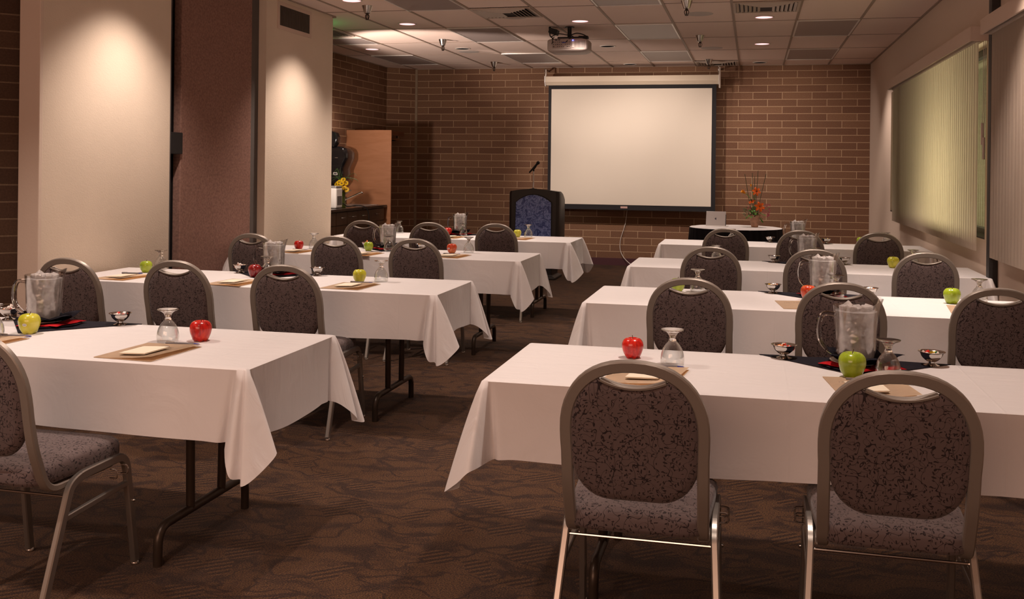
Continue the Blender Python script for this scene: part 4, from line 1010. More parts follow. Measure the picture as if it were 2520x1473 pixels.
# ------------------------------------------------------------------ banquet chair
def yb_(z):  # lean of the back
    return .022-(z-.54)*.20
def sgp(v): return math.copysign(abs(v)**(2/2.3), v)
def make_chair(label):
    t = thing('banquet_chair', label, 'chair', (0, 0, 0), 0, 'charcoal banquet chairs')
    # back frame: from under the seat, up, round the arch and down again
    def outer(th): return (.2*math.cos(th), .70+.205*math.sin(th))
    half = [(.190, .47, .385), (.190, .30, .385)]
    pts = []
    pts.append(Vector((-.186, .40, .387)));
    low = fillet([(-.186, .40, .387), (-.186, .085, .387), (-.188, yb_(.54), .54), (-.188, yb_(.64), .64)], .05, 6)
    pts = [Vector(p) for p in low]
    pts += [Vector((-.1895, yb_(.67), .67))]
    arc = []
    for k in range(0, 25):
        th = PI-PI*k/24; x = .190*sgp(math.cos(th)); z = .70+.193*sgp(math.sin(th)); arc.append(Vector((x, yb_(z), z)))
    right = [Vector((-p.x, p.y, p.z)) for p in reversed(pts)]
    path = pts+arc+right
    bm = NB(); tube(bm, path, sect=(.019, .029), ref=None) if False else None
    # section oriented with its wide side in the plane of the back: use per point reference = chair depth
    P = path; rings = []; w, h = .0165, .0115; k_ = .004
    sec = [(w, h-k_), (w-k_, h), (-w+k_, h), (-w, h-k_), (-w, -h+k_), (-w+k_, -h), (w-k_, -h), (w, -h+k_)]
    for i, p in enumerate(P):
        tg = (P[min(i+1, len(P)-1)]-P[max(i-1, 0)]).normalized()
        side = Vector((1, 0, 0)) if abs(tg.x) < .02 else None
        nrm = Vector((0, 1, .2)).normalized()
        v = nrm-tg*nrm.dot(tg)
        if v.length < .3: v = Vector((0, 0, 1))-tg*tg.z
        v.normalize()
        if p.z < .43: # lower bend: keep width along x
            u = Vector((1, 0, 0)) if p.x < 0 else Vector((1, 0, 0)); u = u-tg*u.dot(tg); u.normalize(); v = tg.cross(u); v.normalize()
            if p.x > 0: pass
        u = tg.cross(v).normalized()
        rings.append([bm.verts.new(p+u*a+v*b) for a, b in sec])
    for A, B in zip(rings, rings[1:]):
        # align to nearest vertex to avoid twisting
        best = min(range(8), key=lambda s: sum((A[i].co-B[(i+s) % 8].co).length for i in range(8)))
        B2 = [B[(i+best) % 8] for i in range(8)]
        for i in range(8): bm.faces.new((A[i], A[(i+1) % 8], B2[(i+1) % 8], B2[i]))
        B[:] = B2
    bm.faces.new(rings[0]); bm.faces.new(rings[-1])
    obj('back_frame', bm, M_metal, t, angle=30)
    # padded back
    def padout():
        o = []
        # bottom left round the bottom to the right, then up over the shoulders and the handle dip
        for k in range(9): th = PI+PI/2*k/8; o.append((-.07+.106*math.cos(th), .625+.122*math.sin(th)))
        for k in range(1, 6): o.append((-.07+.14*k/6, .503))
        for k in range(9): th = -PI/2+PI/2*k/8; o.append((.07+.106*math.cos(th), .625+.122*math.sin(th)))
        a0 = math.acos((.100/.176)**1.15)
        for k in range(13): th = a0*k/12; o.append((.176*sgp(math.cos(th)), .70+.180*sgp(math.sin(th))))
        xe = .176*sgp(math.cos(a0)); ze = .70+.180*sgp(math.sin(a0))
        for k in range(1, 14): x = xe-2*xe*k/14; o.append((x, .829+(ze-.829)*(x/xe)**2))
        for k in range(13): th = a0*(1-k/12); o.append((-.176*sgp(math.cos(th)), .70+.180*sgp(math.sin(th))))
        return o
    O = padout(); bm = NB(); cx0, cz0 = 0, .67
    prof = [(0, .0235), (.55, .0235), (.85, .0215), (.955, .0165), (.99, .008), (1., 0), (.99, -.008), (.955, -.0155), (.85, -.019), (.55, -.0205), (0, -.0205)]
    rg = []
    for s, dy in prof:
        if s == 0: rg.append([bm.verts.new((cx0, yb_(cz0)+dy, cz0))]); continue
        rg.append([bm.verts.new((cx0+(x-cx0)*s, yb_(cz0+(z-cz0)*s)+dy, cz0+(z-cz0)*s)) for x, z in O])
    n = len(O)
    for A, B in zip(rg, rg[1:]):
        for i in range(n):
            j = (i+1) % n
            if len(A) == 1: bm.faces.new((A[0], B[i], B[j]))
            elif len(B) == 1: bm.faces.new((A[i], A[j], B[0]))
            else: bm.faces.new((A[i], A[j], B[j], B[i]))
    obj('backrest', bm, M_fabric, t, angle=70)
    # metal lip along the handle opening
    bm = NB(); hp = []
    for k in range(17):
        x = -.090+.180*k/16; z = .832+.021*(x/.09)**2; hp.append((x, yb_(z)-.012, z))
    tube(bm, hp, sect=(.014, .008), ref=(0, 1, .2)); tube(bm, [(a, b+.026, c) for a, b, c in hp], sect=(.012, .006), ref=(0, 1, .2)); obj('handle_lip', bm, M_metal, t)
    # seat
    bm = NB(); o = []
    for cx_, cy_, r, a0 in ((-.125, .115, .075, PI), (.125, .115, .075, 1.5*PI), (.150, .400, .065, 0), (-.150, .400, .065, .5*PI)):
        for k in range(7):
            th = a0+PI/2*k/6; o.append((cx_+r*math.cos(th), cy_+r*math.sin(th)))
    c0 = (0, .26); pr = [(0, .481), (.5, .480), (.8, .476), (.93, .469), (.985, .458), (1., .445), (1., .420), (.985, .408), (.94, .403), (0, .403)]
    rg = []
    for s, z in pr:
        if s == 0: rg.append([bm.verts.new((c0[0], c0[1], z))]); continue
        rg.append([bm.verts.new((c0[0]+(x-c0[0])*s, c0[1]+(y-c0[1])*s, z-(.006 if y < .1 and z > .44 else 0))) for x, y in o])
    n = len(o)
    for A, B in zip(rg, rg[1:]):
        for i in range(n):
            j = (i+1) % n
            if len(A) == 1: bm.faces.new((A[0], B[i], B[j]))
            elif len(B) == 1: bm.faces.new((A[i], A[j], B[0]))
            else: bm.faces.new((A[i], A[j], B[j], B[i]))
    obj('seat', bm, M_fabric, t, angle=70)
    for s in (-1, 1):
        full = fillet([(s*.236, 0, .012), (s*.214, .165, .382), (s*.214, .215, .401), (s*.214, .455, .406), (s*.220, .51, .012)], .055, 6)
        mid = len(full)//2
        for nm, seg in (('leg', full[:mid+1]), ('leg', full[mid:])):
            bm = NB(); tube(bm, seg, sect=(.021, .030), ref=(1, 0, 0)); lg = obj(nm, bm, M_metal2, t, angle=30)
            e = seg[0] if seg[0].z < .05 else seg[-1]
            b2 = NB(); lathe(b2, [(0, 0), (.015, 0), (.016, .006), (.012, .013), (0, .014)], 14, (e.x, e.y, 0)); obj('glide', b2, M_chrome, lg)
        bm = NB(); tube(bm, [(s*.218, .122, .285), (s*.217, .478, .305)], sect=(.016, .020), ref=(1, 0, 0)); obj('side_brace', bm, M_metal2, t, angle=30)
        for yy in (.36, .42):
            bm = NB(); tube(bm, fillet([(s*.222, yy, .380), (s*.250, yy, .380), (s*.250, yy, .350), (s*.222, yy, .350)], .012, 4), .003, 6)
            obj('ganging_hook', bm, M_chrome, t)
        bm = NB(); sphere(bm, (s*.229, .487, .235), .006, 8, 6); obj('rivet', bm, M_chrome, t)
    bm = NB(); tube(bm, [(-.216, .153, .350), (.216, .153, .350)], .0045, 8); obj('cross_rod', bm, M_chrome, t)
    return t
CH = [(-2.355, 2.67, 'L1', 'left edge chair at the front left table, seat and legs in view'),
      (-3.63, 4.80, 'L2', 'banquet chair at the second left table, nearest the cream wall'), (-3.01, 4.87, 'L2', 'banquet chair at the middle of the second left table'), (-2.37, 4.86, 'L2', 'banquet chair at the aisle end of the second left table'),
      (-3.67, 6.95, 'L3', 'banquet chair at the third left table, in front of the mauve panel'), (-2.99, 6.95, 'L3', 'banquet chair at the middle of the third left table'), (-2.36, 6.91, 'L3', 'banquet chair at the aisle end of the third left table'),
      (-3.60, 9.00, 'L4', 'banquet chair at the rear left table, nearest the kitchenette'), (-2.92, 8.95, 'L4', 'banquet chair at the middle of the rear left table'), (-2.30, 9.02, 'L4', 'banquet chair at the rear left table, nearest the lectern'),
      (-.31, 2.78, 'R1', 'large foreground chair at the front right table, nearer the aisle'), (.385, 2.84, 'R1', 'large foreground chair at the front right table, nearer the right edge'),
      (-.29, 4.93, 'R2', 'banquet chair at the aisle end of the second right table'), (.41, 4.97, 'R2', 'banquet chair at the middle of the second right table'), (1.09, 4.97, 'R2', 'banquet chair at the second right table, cut by the right edge'),
      (-.27, 6.96, 'R3', 'banquet chair at the aisle end of the third right table'), (.41, 7.00, 'R3', 'banquet chair at the middle of the third right table'), (1.10, 7.00, 'R3', 'banquet chair at the third right table, nearest the blinds'),
      (-.23, 9.15, 'R4', 'banquet chair at the rear right table, in front of the skirted table'), (.41, 9.13, 'R4', 'banquet chair at the middle of the rear right table'), (1.05, 9.08, 'R4', 'banquet chair at the rear right table, nearest the blinds')]
first = None
rr_ = random.Random(4)
for x, y, row, lab in CH:
    rz = rr_.uniform(-.02, .02)
    if first is None: first = make_chair(lab); first.location = (x, y, 0); first.rotation_euler = (0, 0, rz)
    else: dup(first, (x, y, 0), rz, lab)

# ------------------------------------------------------------------ table items
def make_apple(mat, sticker=False):
    bm = NB()
    def lob(r, z, a): return (r*(1+.010*math.cos(5*a)*(z < .03)+.015*math.cos(3*a+1)), z+(.0025*math.cos(5*a) if z < .012 else 0))
    prof = [(0, .010), (.006, .006), (.014, .0005), (.020, .001), (.027, .008), (.033, .020), (.0375, .035), (.039, .047), (.037, .059), (.031, .069), (.022, .0745), (.013, .073), (.006, .067), (0, .063)]
    lathe(bm, [(p.x, p.y) for p in cr([(a, b, 0) for a, b in prof], 3)], 30, fn=lob)
    return bm
apple_me = {}
def apple(kind, x, y, label, size=1., rz=0, sticker=None, tilt=0):
    mat = {'red': M_ared, 'dark': M_adark, 'orange': M_aorange, 'green': M_agreen, 'yellow': M_ayellow}[kind]
    t = thing('apple', label, 'apple', (x, y, ZT), rz, 'apples on the tables')
    t.scale = (size, size, size*.97); t.rotation_euler = (tilt, 0, rz)
    if kind not in apple_me: 
        o = obj('flesh', make_apple(mat), mat, t, subsurf=0, angle=80); apple_me[kind] = o.data
    else:
        o = bpy.data.objects.new('flesh', apple_me[kind]); C.objects.link(o); o.parent = t
    if 'stem' not in apple_me:
        bm = NB(); tube(bm, cr([(0, 0, .062), (.001, 0, .073), (.005, 0, .084)], 4), .0013, 6); apple_me['stem'] = obj('stem', bm, M_stem, t).data
    else:
        o = bpy.data.objects.new('stem', apple_me['stem']); C.objects.link(o); o.parent = t
    if sticker:
        a, z = sticker; R = .0388
        bm = NB(); n = 20
        def P(u, v): # oval patch wrapped on the skin
            aa = a+u/R; zz = z+v; rr = .0394-.55*(zz-.045)**2/.03 if True else R
            return (rr*math.cos(aa), rr*math.sin(aa), zz)
        c = bm.verts.new(P(0, 0)); ring = [bm.verts.new(P(.0085*math.cos(2*PI*k/n), .006*math.sin(2*PI*k/n))) for k in range(n)]
        for k in range(n): bm.faces.new((c, ring[k], ring[(k+1) % n]))
        st = obj('sticker', bm, M_sticker, t)
        bm = NB()
        def P2(u, v): q = Vector(P(u, v)); return q*1.006-Vector((0, 0, q.z*.006))
        for dz in (-.0012, .0016):
            for k in range(5):
                u0 = -.005+k*.0021; vs = [bm.verts.new(P2(u0, dz-.0008)), bm.verts.new(P2(u0+.0014, dz-.0008)), bm.verts.new(P2(u0+.0014, dz+.0008)), bm.verts.new(P2(u0, dz+.0008))]; bm.faces.new(vs)
        obj('sticker_print', bm, M_stickb, st, smooth=False)
    return t

def make_goblet():
    t = thing('water_goblet', 'x', 'glass', (0, 0, 0), 0, 'upside-down water goblets')
    # turned over: rim at z=0, foot on top
    bm = NB()
    ext = cr([(.0400, 0, 0), (.0424, .014, 0), (.0418, .032, 0), (.0370, .052, 0), (.0275, .070, 0), (.0175, .082, 0), (.0135, .088, 0)], 4)
    pr = [(p.x, p.y) for p in ext]+[(max(.0, p.x-.0017), p.y-(.001 if p.y > .07 else 0)) for p in reversed(ext)]+[(.0400, 0)]
    lathe(bm, pr, 36); obj('bowl', bm, M_glass, t)
    bm = NB()
    st = cr([(0, .0835, 0), (.012, .0845, 0), (.0135, .089, 0), (.0105, .096, 0), (.0125, .103, 0), (.0155, .110, 0), (.024, .1185, 0), (.0385, .1245, 0), (.0395, .1265, 0), (.0375, .128, 0), (0, .1245, 0)], 3)
    lathe(bm, [(max(0, p.x) if 0 < i < len(st)-1 else 0, p.y) for i, p in enumerate(st)], 32); obj('stem_and_foot', bm, M_solid, t)
    return t
gob = None
def goblet(x, y, label, rz=0):
    global gob
    if gob is None: gob = make_goblet(); gob.location = (x, y, ZT); gob['label'] = label
    else: dup(gob, (x, y, ZT), rz, label)

def make_pitcher():
    t = thing('water_pitcher', 'x', 'pitcher', (0, 0, 0), 0, 'clear water pitchers')
    def wallp(r, z, a):
        if z < .13 and z > .012:  # flutes
            r = r*(1-.020*abs(math.sin(a*8)))
        if z > .14:
            q = min(1, (z-.14)/.048); k = max(0, math.cos(a))**8*q*q
            r = r+.014*k; z = z+.020*max(0, math.cos(a))**3*q*q-.004*q*(math.cos(a) < 0)
        return r, z
    outp = [(.0, .004), (.048, .004), (.052, .0), (.057, .006), (.060, .02), (.0625, .05), (.064, .09), (.0655, .13), (.067, .15), (.0685, .17), (.070, .188)]
    inn = [(max(0, r-.003), z+(.004 if z < .02 else 0)) for r, z in reversed(outp)]
    bm = NB(); lathe(bm, outp+inn, 64, fn=wallp); obj('jug', bm, M_plastic, t, angle=50)
    bm = NB()
    tube(bm, fillet([(-.066, 0, .155), (-.105, 0, .160), (-.117, 0, .110), (-.108, 0, .055), (-.060, 0, .025)], .045, 6), sect=(.022, .013), ref=(0, 1, 0)); obj('handle', bm, M_handle, t)
    bm = NB(); lathe(bm, [(0, .012), (.052, .013), (.0565, .03), (.0585, .08), (.061, .13), (.0635, .168), (.05, .170), (.03, .168), (0, .169)], 40); w = obj('water', bm, M_water, t)
    rnd = random.Random(2)
    for k in range(9):
        bm = NB(); s = rnd.uniform(.011, .015); a = rnd.uniform(0, 6.28); r = rnd.uniform(.0, .038)
        m = Matrix.Translation((math.cos(a)*r, math.sin(a)*r, rnd.uniform(.168, .178))) @ Matrix.Rotation(rnd.uniform(0, 3), 4, Vector((rnd.random(), rnd.random(), 1)))
        box(bm, -s, s, -s, s, -s, s, mat=m); obj('ice_cube', bm, M_water, w, smooth=False, bevel=.003)
    return t
pit = None
def pitcher(x, y, label, rz=0, s=1.):
    global pit
    if pit is None: pit = make_pitcher(); pit.location = (x, y, ZT+.012); pit.rotation_euler = (0, 0, rz); pit['label'] = label; r = pit
    else: r = dup(pit, (x, y, ZT+.012), rz, label)
    r.scale = (s, s, s); return r

def make_bowl():
    t = thing('silver_candy_bowl', 'x', 'bowl', (0, 0, 0), 0, 'small footed silver bowls')
    bm = NB(); o_ = cr([(.0, .013, 0), (.012, .014, 0), (.022, .020, 0), (.034, .032, 0), (.040, .046, 0), (.047, .050, 0)], 4)
    lathe(bm, [(max(0, p.x) if i else 0, p.y) for i, p in enumerate(o_)]+[(.047, .0512), (.040, .048), (.033, .034), (.021, .022), (0, .017)], 32); obj('cup', bm, M_silver, t)
    bm = NB(); lathe(bm, [(0, 0), (.027, 0), (.028, .002), (.018, .006), (.010, .010), (.010, .0145), (0, .0145)], 28); obj('foot', bm, M_silver, t)
    return t
bw = None
CANDY = [principled('candy_wrap_%s' % n, c, .3, var=.3, vscale=150) for n, c in (('red', (.6, .03, .02)), ('white', (.75, .68, .64)), ('orange', (.75, .18, .02)), ('green', (.02, .25, .12)), ('yellow', (.75, .55, .05)), ('blue', (.02, .05, .3)))]
CN = ['red', 'white', 'orange', 'green', 'yellow', 'blue']
cand_me = {}
def bowl(x, y, label, cols, where):
    global bw
    if bw is None: bw = make_bowl(); bw.location = (x, y, ZT+.002); bw['label'] = label
    else: dup(bw, (x, y, ZT+.002), 0, label)
    rnd = random.Random(int(x*100+y*37))
    # filler hidden below the rim is candy as well: each piece its own thing
    used = {}
    for i, ci in enumerate(cols):
        if ci not in cand_me:
            bm = NB(); sphere(bm, (0, 0, 0), .0085, 10, 6, (1.25, .9, .8))
            for s in (-1, 1):
                v0 = bm.verts.new((s*.009, 0, 0)); fan = [bm.verts.new((s*.019, .008*math.cos(q*PI/4), .007*math.sin(q*PI/4)+.002*(q % 2))) for q in range(8)]
                for q in range(8): bm.faces.new((v0, fan[q], fan[(q+1) % 8]))
            me = bpy.data.meshes.new('wrapped_candy'); bm.to_mesh(me); bm.free(); me.materials.append(CANDY[ci]); cand_me[ci] = me
        o = bpy.data.objects.new('wrapped_candy', cand_me[ci]); C.objects.link(o)
        a = i*2*PI/max(1, len(cols))+rnd.uniform(-.3, .3); r = .019 if i < 5 else .004
        o.location = (x+math.cos(a)*r, y+math.sin(a)*r, ZT+.044+(0 if i < 5 else .012)); o.rotation_euler = (rnd.uniform(-.5, .5), rnd.uniform(-.4, .4), rnd.uniform(0, 6))
        tag(o, '%s wrapped sweet in the %s' % (CN[ci], where), 'candy', 'wrapped sweets in the %s' % where)

def diamond(cx, yb, label, hw=.325, front=.335, drop=.16, skew=0):
    bm = NB(); n = 14; V = {}
    def h(x, y): return .0022+.0012*math.sin(x*40+y*23)
    rows_ = []
    for j in range(n+1):
        q = j/n; y = -front*q; w = hw*(1-q); rows_.append([bm.verts.new((skew*q+w*(2*i/8-1), y, h(i, y) if w > 0 else .002)) for i in range(9)])
    for A, B in zip(rows_, rows_[1:]):
        for i in range(8): bm.faces.new((A[i], A[i+1], B[i+1], B[i]))
    prev = rows_[0]
    for j in range(1, 7):
        q = j/6; w = hw*(1-q*.6)
        cur = [bm.verts.new((w*(2*i/8-1), .016+.004*q, .002-drop*q)) for i in range(9)]
        for i in range(8): bm.faces.new((prev[i], prev[i+1], cur[i+1], cur[i]))
        prev = cur
    bmesh.ops.remove_doubles(bm, verts=bm.verts[:], dist=1e-5)
    bmesh.ops.solidify(bm, geom=bm.faces[:], thickness=.0006)
    o = obj('table_overlay', bm, M_navy, loc=(cx, yb, ZT)); tag(o, label, 'cloth', 'navy overlay cloths'); return o

def make_napkin():
    t = thing('folded_napkin', 'x', 'napkin', (0, 0, 0), 0, 'red and black folded napkins')
    def flap(name, mat, n, r0, r1, z0, z1, ph, wid, fold):
        bm = NB()
        for k in range(n):
            a = ph+2*PI*k/n; rows2 = []
            for i in range(8):
                q = i/7; r = r0+(r1-r0)*q; w = wid*math.sin(PI*(.25+.7*q))
                row = []
                for j in range(7):
                    s = j/6*2-1
                    ca = a+s*w/max(r, .04); zz = z0+(z1-z0)*q**1.5+fold*(1-s*s)*math.sin(q*PI)
                    row.append(bm.verts.new((r*(1-.12*s*s*q)*math.cos(ca), r*(1-.12*s*s*q)*math.sin(ca), max(.004, zz))))
                rows2.append(row)
            for A, B in zip(rows2, rows2[1:]):
                for j in range(6): bm.faces.new((A[j], A[j+1], B[j+1], B[j]))
        bmesh.ops.solidify(bm, geom=bm.faces[:], thickness=.002)
        return obj(name, bm, mat, t)
    flap('red_layer', M_red, 5, .03, .148, .004, .012, .35, .085, .010)
    flap('black_layer', M_navy, 5, .03, .138, .010, .050, .75, .080, .022)
    bm = NB(); lathe(bm, [(0, .004), (.10, .004), (.125, .008), (.13, .0065), (.10, .0025), (0, .0025)], 30); obj('base_layer', bm, M_navy, t)
    return t
nap = None
def napkin(x, y, label, rz=0, s=1):
    global nap
    if nap is None: nap = make_napkin(); nap.location = (x, y, ZT+.001); nap.rotation_euler = (0, 0, rz); nap['label'] = label; r = nap
    else: r = dup(nap, (x, y, ZT+.001), rz, label)
    r.scale = (s, s, s)
pl = None
def saucer(x, y, label):
    global pl
    bm = None
    if pl is None:
        bm = NB(); lathe(bm, [(0, .0), (.045, .0), (.06, .004), (.088, .013), (.089, .0145), (.06, .008), (.045, .0035), (0, .0035)], 40)
        pl = obj('saucer', bm, M_china, loc=(x, y, ZT+.009)); tag(pl, label, 'plate', 'white saucers under the pitchers')
    else:
        o = pl.copy(); C.objects.link(o); o.location = (x, y, ZT+.009); o['label'] = label

def make_folder():
    t = thing('kraft_folder', 'x', 'folder', (0, 0, 0), 0, 'kraft paper folders')
    bm = NB(); box(bm, -.12, .12, -.155, .155, 0, .0012); obj('back_cover', bm, M_kraft, t, smooth=False)
    bm = NB(); n = 12; g = []
    for j in range(5):
        y = -.155+.31*j/4; g.append([bm.verts.new((-.12+.24*i/n, y, .002+.016*(i/n)**2.2*(1-.5*j/4))) for i in range(n+1)])
    for j in range(4):
        for i in range(n): bm.faces.new((g[j][i], g[j][i+1], g[j+1][i+1], g[j+1][i]))
    bmesh.ops.solidify(bm, geom=bm.faces[:], thickness=.0008); fc = obj('front_cover', bm, M_kraft, t)
    bm = NB(); r5 = random.Random(9)
    x = -.085
    while x < .06:
        w = r5.choice((.0025, .004, .005)); zz = lambda xx: .002+.016*((xx+.12)/.24)**2.2*.68+.0012
        vs = [bm.verts.new((a, b, zz(a))) for a, b in ((x, .062), (x+w, .062), (x+w, .0665), (x, .0665))]; bm.faces.new(vs); x += w+r5.choice((.0015, .0015, .006))
    for k in range(1):
        vs = [bm.verts.new((.02+.011*math.cos(q*PI/8), .080+.006*math.sin(q*PI/8), .0085+.0006)) for q in range(16)]; bm.faces.new(vs)
    obj('printed_line', bm, M_ink, fc, smooth=False)
    return t
fo = None; padp = None
def folder(x, y, label, rz=0, padlab=None, pdx=.0, pdy=-.03):
    global fo, padp
    if fo is None: fo = make_folder(); fo.location = (x, y, ZT+.001); fo.rotation_euler = (0, 0, rz); fo['label'] = label
    else: dup(fo, (x, y, ZT+.001), rz, label)
    if padlab:
        c, s = math.cos(rz), math.sin(rz); px = x+c*pdx-s*pdy; py = y+s*pdx+c*pdy
        if padp is None:
            bm = NB(); box(bm, -.055, .055, -.072, .072, 0, .005); padp = obj('note_pad', bm, M_pad, smooth=False, bevel=.0006)
            tag(padp, padlab, 'note pad', 'ivory note pads'); o = padp
        else:
            o = padp.copy(); C.objects.link(o); o['label'] = padlab
        o.location = (px, py, ZT+.0115); o.rotation_euler = (0, -.045, rz)
pn = None
def pen(x, y, rz, label):
    global pn
    if pn is None:
        t = thing('ballpoint_pen', 'x', 'pen', (0, 0, 0), 0, 'pens beside the folders')
        bm = NB(); tube(bm, [(-.065, 0, .005), (.05, 0, .005)], .0045, 10); obj('barrel', bm, M_penw, t)
        bm = NB(); tube(bm, [(.05, 0, .005), (.068, 0, .005), (.074, 0, .005)], .0045, 8, radii=[.0045, .003, .001]); obj('tip', bm, M_penb, t)
        bm = NB(); box(bm, -.064, -.03, -.0015, .0015, .0095, .0115); obj('clip', bm, M_chrome, t, smooth=False)
        pn = t; t.location = (x, y, ZT); t.rotation_euler = (0, 0, rz); t['label'] = label
    else: dup(pn, (x, y, ZT), rz, label)

PH = .35  # pitcher handle a little towards the camera
# --- front left
diamond(-2.90, 3.868, 'navy overlay cloth draped over the back edge of the front left table', .33, .36)
napkin(-2.93, 3.735, 'red and black folded napkin under the pitcher on the front left table', .2)
saucer(-2.955, 3.73, 'white saucer under the pitcher on the front left table')
pitcher(-2.955, 3.73, 'iced water pitcher on the front left table, spout rising to the right', .25, 1.12).location.z = ZT+.0115
apple('yellow', -2.86, 3.525, 'large yellow green apple with a sticker on the front left table', 1.10, 0, (-1.35, .038))
apple('red', -2.115, 3.575, 'glossy bright red apple on the front left table beside a goblet', 1.10, .8)
goblet(-2.225, 3.52, 'upside-down goblet beside the red apple on the front left table')
goblet(-2.945, 3.42, 'goblet at the very left edge of the picture on the front left table')
bowl(-2.645, 3.82, 'silver bowl on the front left table, right of the napkin', [0, 1, 0, 1, 1], 'bowl right of the front left pitcher')
bowl(-3.19, 3.80, 'silver bowl at the left edge, behind the yellow green apple', [1, 1, 0, 1, 2, 1], 'bowl at the left edge of the front left table')
folder(-2.165, 3.305, 'kraft folder in front of the red apple on the front left table', -.05, 'ivory note pad on the folder of the front left table, aisle seat', .005, -.035)
pen(-2.135, 3.474, .10, 'grey pen behind the folder and before the red apple, front left table')
folder(-2.90, 3.27, 'kraft folder corner peeping past the left edge chair', -.05)
pen(-2.86, 3.44, .1, 'pen in front of the yellow green apple on the front left table')
# --- second left
diamond(-2.96, 5.955, 'navy overlay cloth draped over the back edge of the second left table')
napkin(-2.93, 5.84, 'red and black folded napkin on the second left table', .9)
saucer(-2.955, 5.86, 'white saucer under the pitcher on the second left table')
pitcher(-2.955, 5.86, 'half seen water pitcher on the second left table, handle to the left', .5, 1.05)
apple('green', -3.77, 5.71, 'green apple on the second left table, nearest the cream wall')
goblet(-3.79, 5.905, 'goblet behind the chair on the second left table, nearest the cream wall')
folder(-3.73, 5.42, 'kraft folder on the second left table, nearest the cream wall', -.08, 'ivory note pad on the wall side folder of the second left table')
pen(-3.80, 5.60, .1, 'pen by the green apple on the second left table')
apple('dark', -2.995, 5.69, 'dark red apple at the middle of the second left table', 1.08, 2)
goblet(-2.935, 5.73, 'goblet standing before the pitcher on the second left table')
bowl(-3.20, 5.88, 'silver bowl left of the dark red apple on the second left table', [1, 1, 0, 1, 2, 1], 'bowl left of the pitcher on the second left table')
bowl(-2.67, 5.89, 'silver bowl between two chairs on the second left table', [1, 1, 1], 'bowl right of the pitcher on the second left table')
folder(-2.96, 5.385, 'kraft folder in front of the dark red apple, second left table', -.06, 'ivory note pad on the middle folder of the second left table')
apple('yellow', -2.29, 5.655, 'yellow apple on the aisle end of the second left table', 1.03, 1)
goblet(-2.175, 5.715, 'goblet right of the yellow apple on the second left table')
folder(-2.255, 5.435, 'kraft folder in front of the yellow apple, second left table', -.05, 'ivory note pad on the aisle side folder of the second left table')
pen(-2.26, 5.605, .05, 'pen under the yellow apple on the second left table')
# --- third left
diamond(-2.93, 8.045, 'navy overlay cloth draped over the back edge of the third left table')
napkin(-2.95, 7.92, 'red and black folded napkin on the third left table', .4)
saucer(-2.96, 7.93, 'white saucer under the pitcher on the third left table')
pitcher(-2.96, 7.93, 'fluted water pitcher on the third left table, spout to the right', .5, 1.05)
apple('red', -3.64, 7.66, 'red apple on the third left table in front of the column', 1., 1)
goblet(-3.57, 7.80, 'goblet beside the red apple on the third left table, column side')
folder(-3.58, 7.47, 'kraft folder on the third left table, column side', -.1, 'ivory note pad on the column side folder of the third left table')
pen(-3.60, 7.60, .02, 'dark pen under the red apple on the third left table, column side')
apple('green', -3.06, 7.745, 'dark green apple at the middle of the third left table', 1.)
goblet(-2.89, 7.76, 'goblet before the pitcher on the third left table')
folder(-2.99, 7.44, 'kraft folder at the middle of the third left table', -.08, 'ivory note pad on the middle folder of the third left table')
pen(-2.97, 7.625, .0, 'blue tipped pen at the middle of the third left table')
bowl(-3.16, 7.96, 'silver bowl piled with sweets on the third left table', [2, 1, 4, 2, 5, 2], 'piled bowl on the third left table')
bowl(-2.68, 7.96, 'silver bowl half hidden behind the aisle chair of the third left table', [1, 4, 2], 'hidden bowl on the third left table')
apple('orange', -2.355, 7.775, 'orange red apple with round sticker on the third left table', 1.05, 0, (-1.95, .04))
goblet(-2.24, 7.865, 'goblet at the aisle end of the third left table')
folder(-2.285, 7.50, 'kraft folder in front of the orange red apple, third left table', -.08, 'ivory note pad on the aisle side folder of the third left table')
pen(-2.325, 7.66, .03, 'pen before the orange red apple on the third left table')
# --- rear left
diamond(-2.92, 10.025, 'navy overlay cloth draped over the back edge of the rear left table')
napkin(-2.92, 9.90, 'red and black folded napkin on the rear left table', .1)
saucer(-2.92, 9.92, 'white saucer under the pitcher on the rear left table')
pitcher(-2.92, 9.92, 'water pitcher on the rear left table, in front of the brick wall', .4, 1.08)
apple('green', -3.73, 9.83, 'green apple on the rear left table behind a pitcher', 1.)
goblet(-3.58, 9.93, 'goblet on the rear left table nearest the kitchenette')
folder(-3.68, 9.48, 'kraft folder on the rear left table nearest the kitchenette', -.1, 'ivory note pad on the kitchenette side folder, rear left table')
apple('red', -3.01, 9.79, 'red apple at the middle of the rear left table', 1.05)
goblet(-2.845, 9.78, 'goblet in front of the pitcher on the rear left table')
folder(-2.90, 9.50, 'kraft folder at the middle of the rear left table', -.1, 'ivory note pad on the middle folder of the rear left table')
apple('yellow', -2.29, 9.82, 'yellow green apple before the lectern on the rear left table', 1.)
goblet(-2.18, 9.83, 'goblet before the blue lectern panel on the rear left table')
folder(-2.22, 9.58, 'kraft folder before the lectern on the rear left table', -.08)
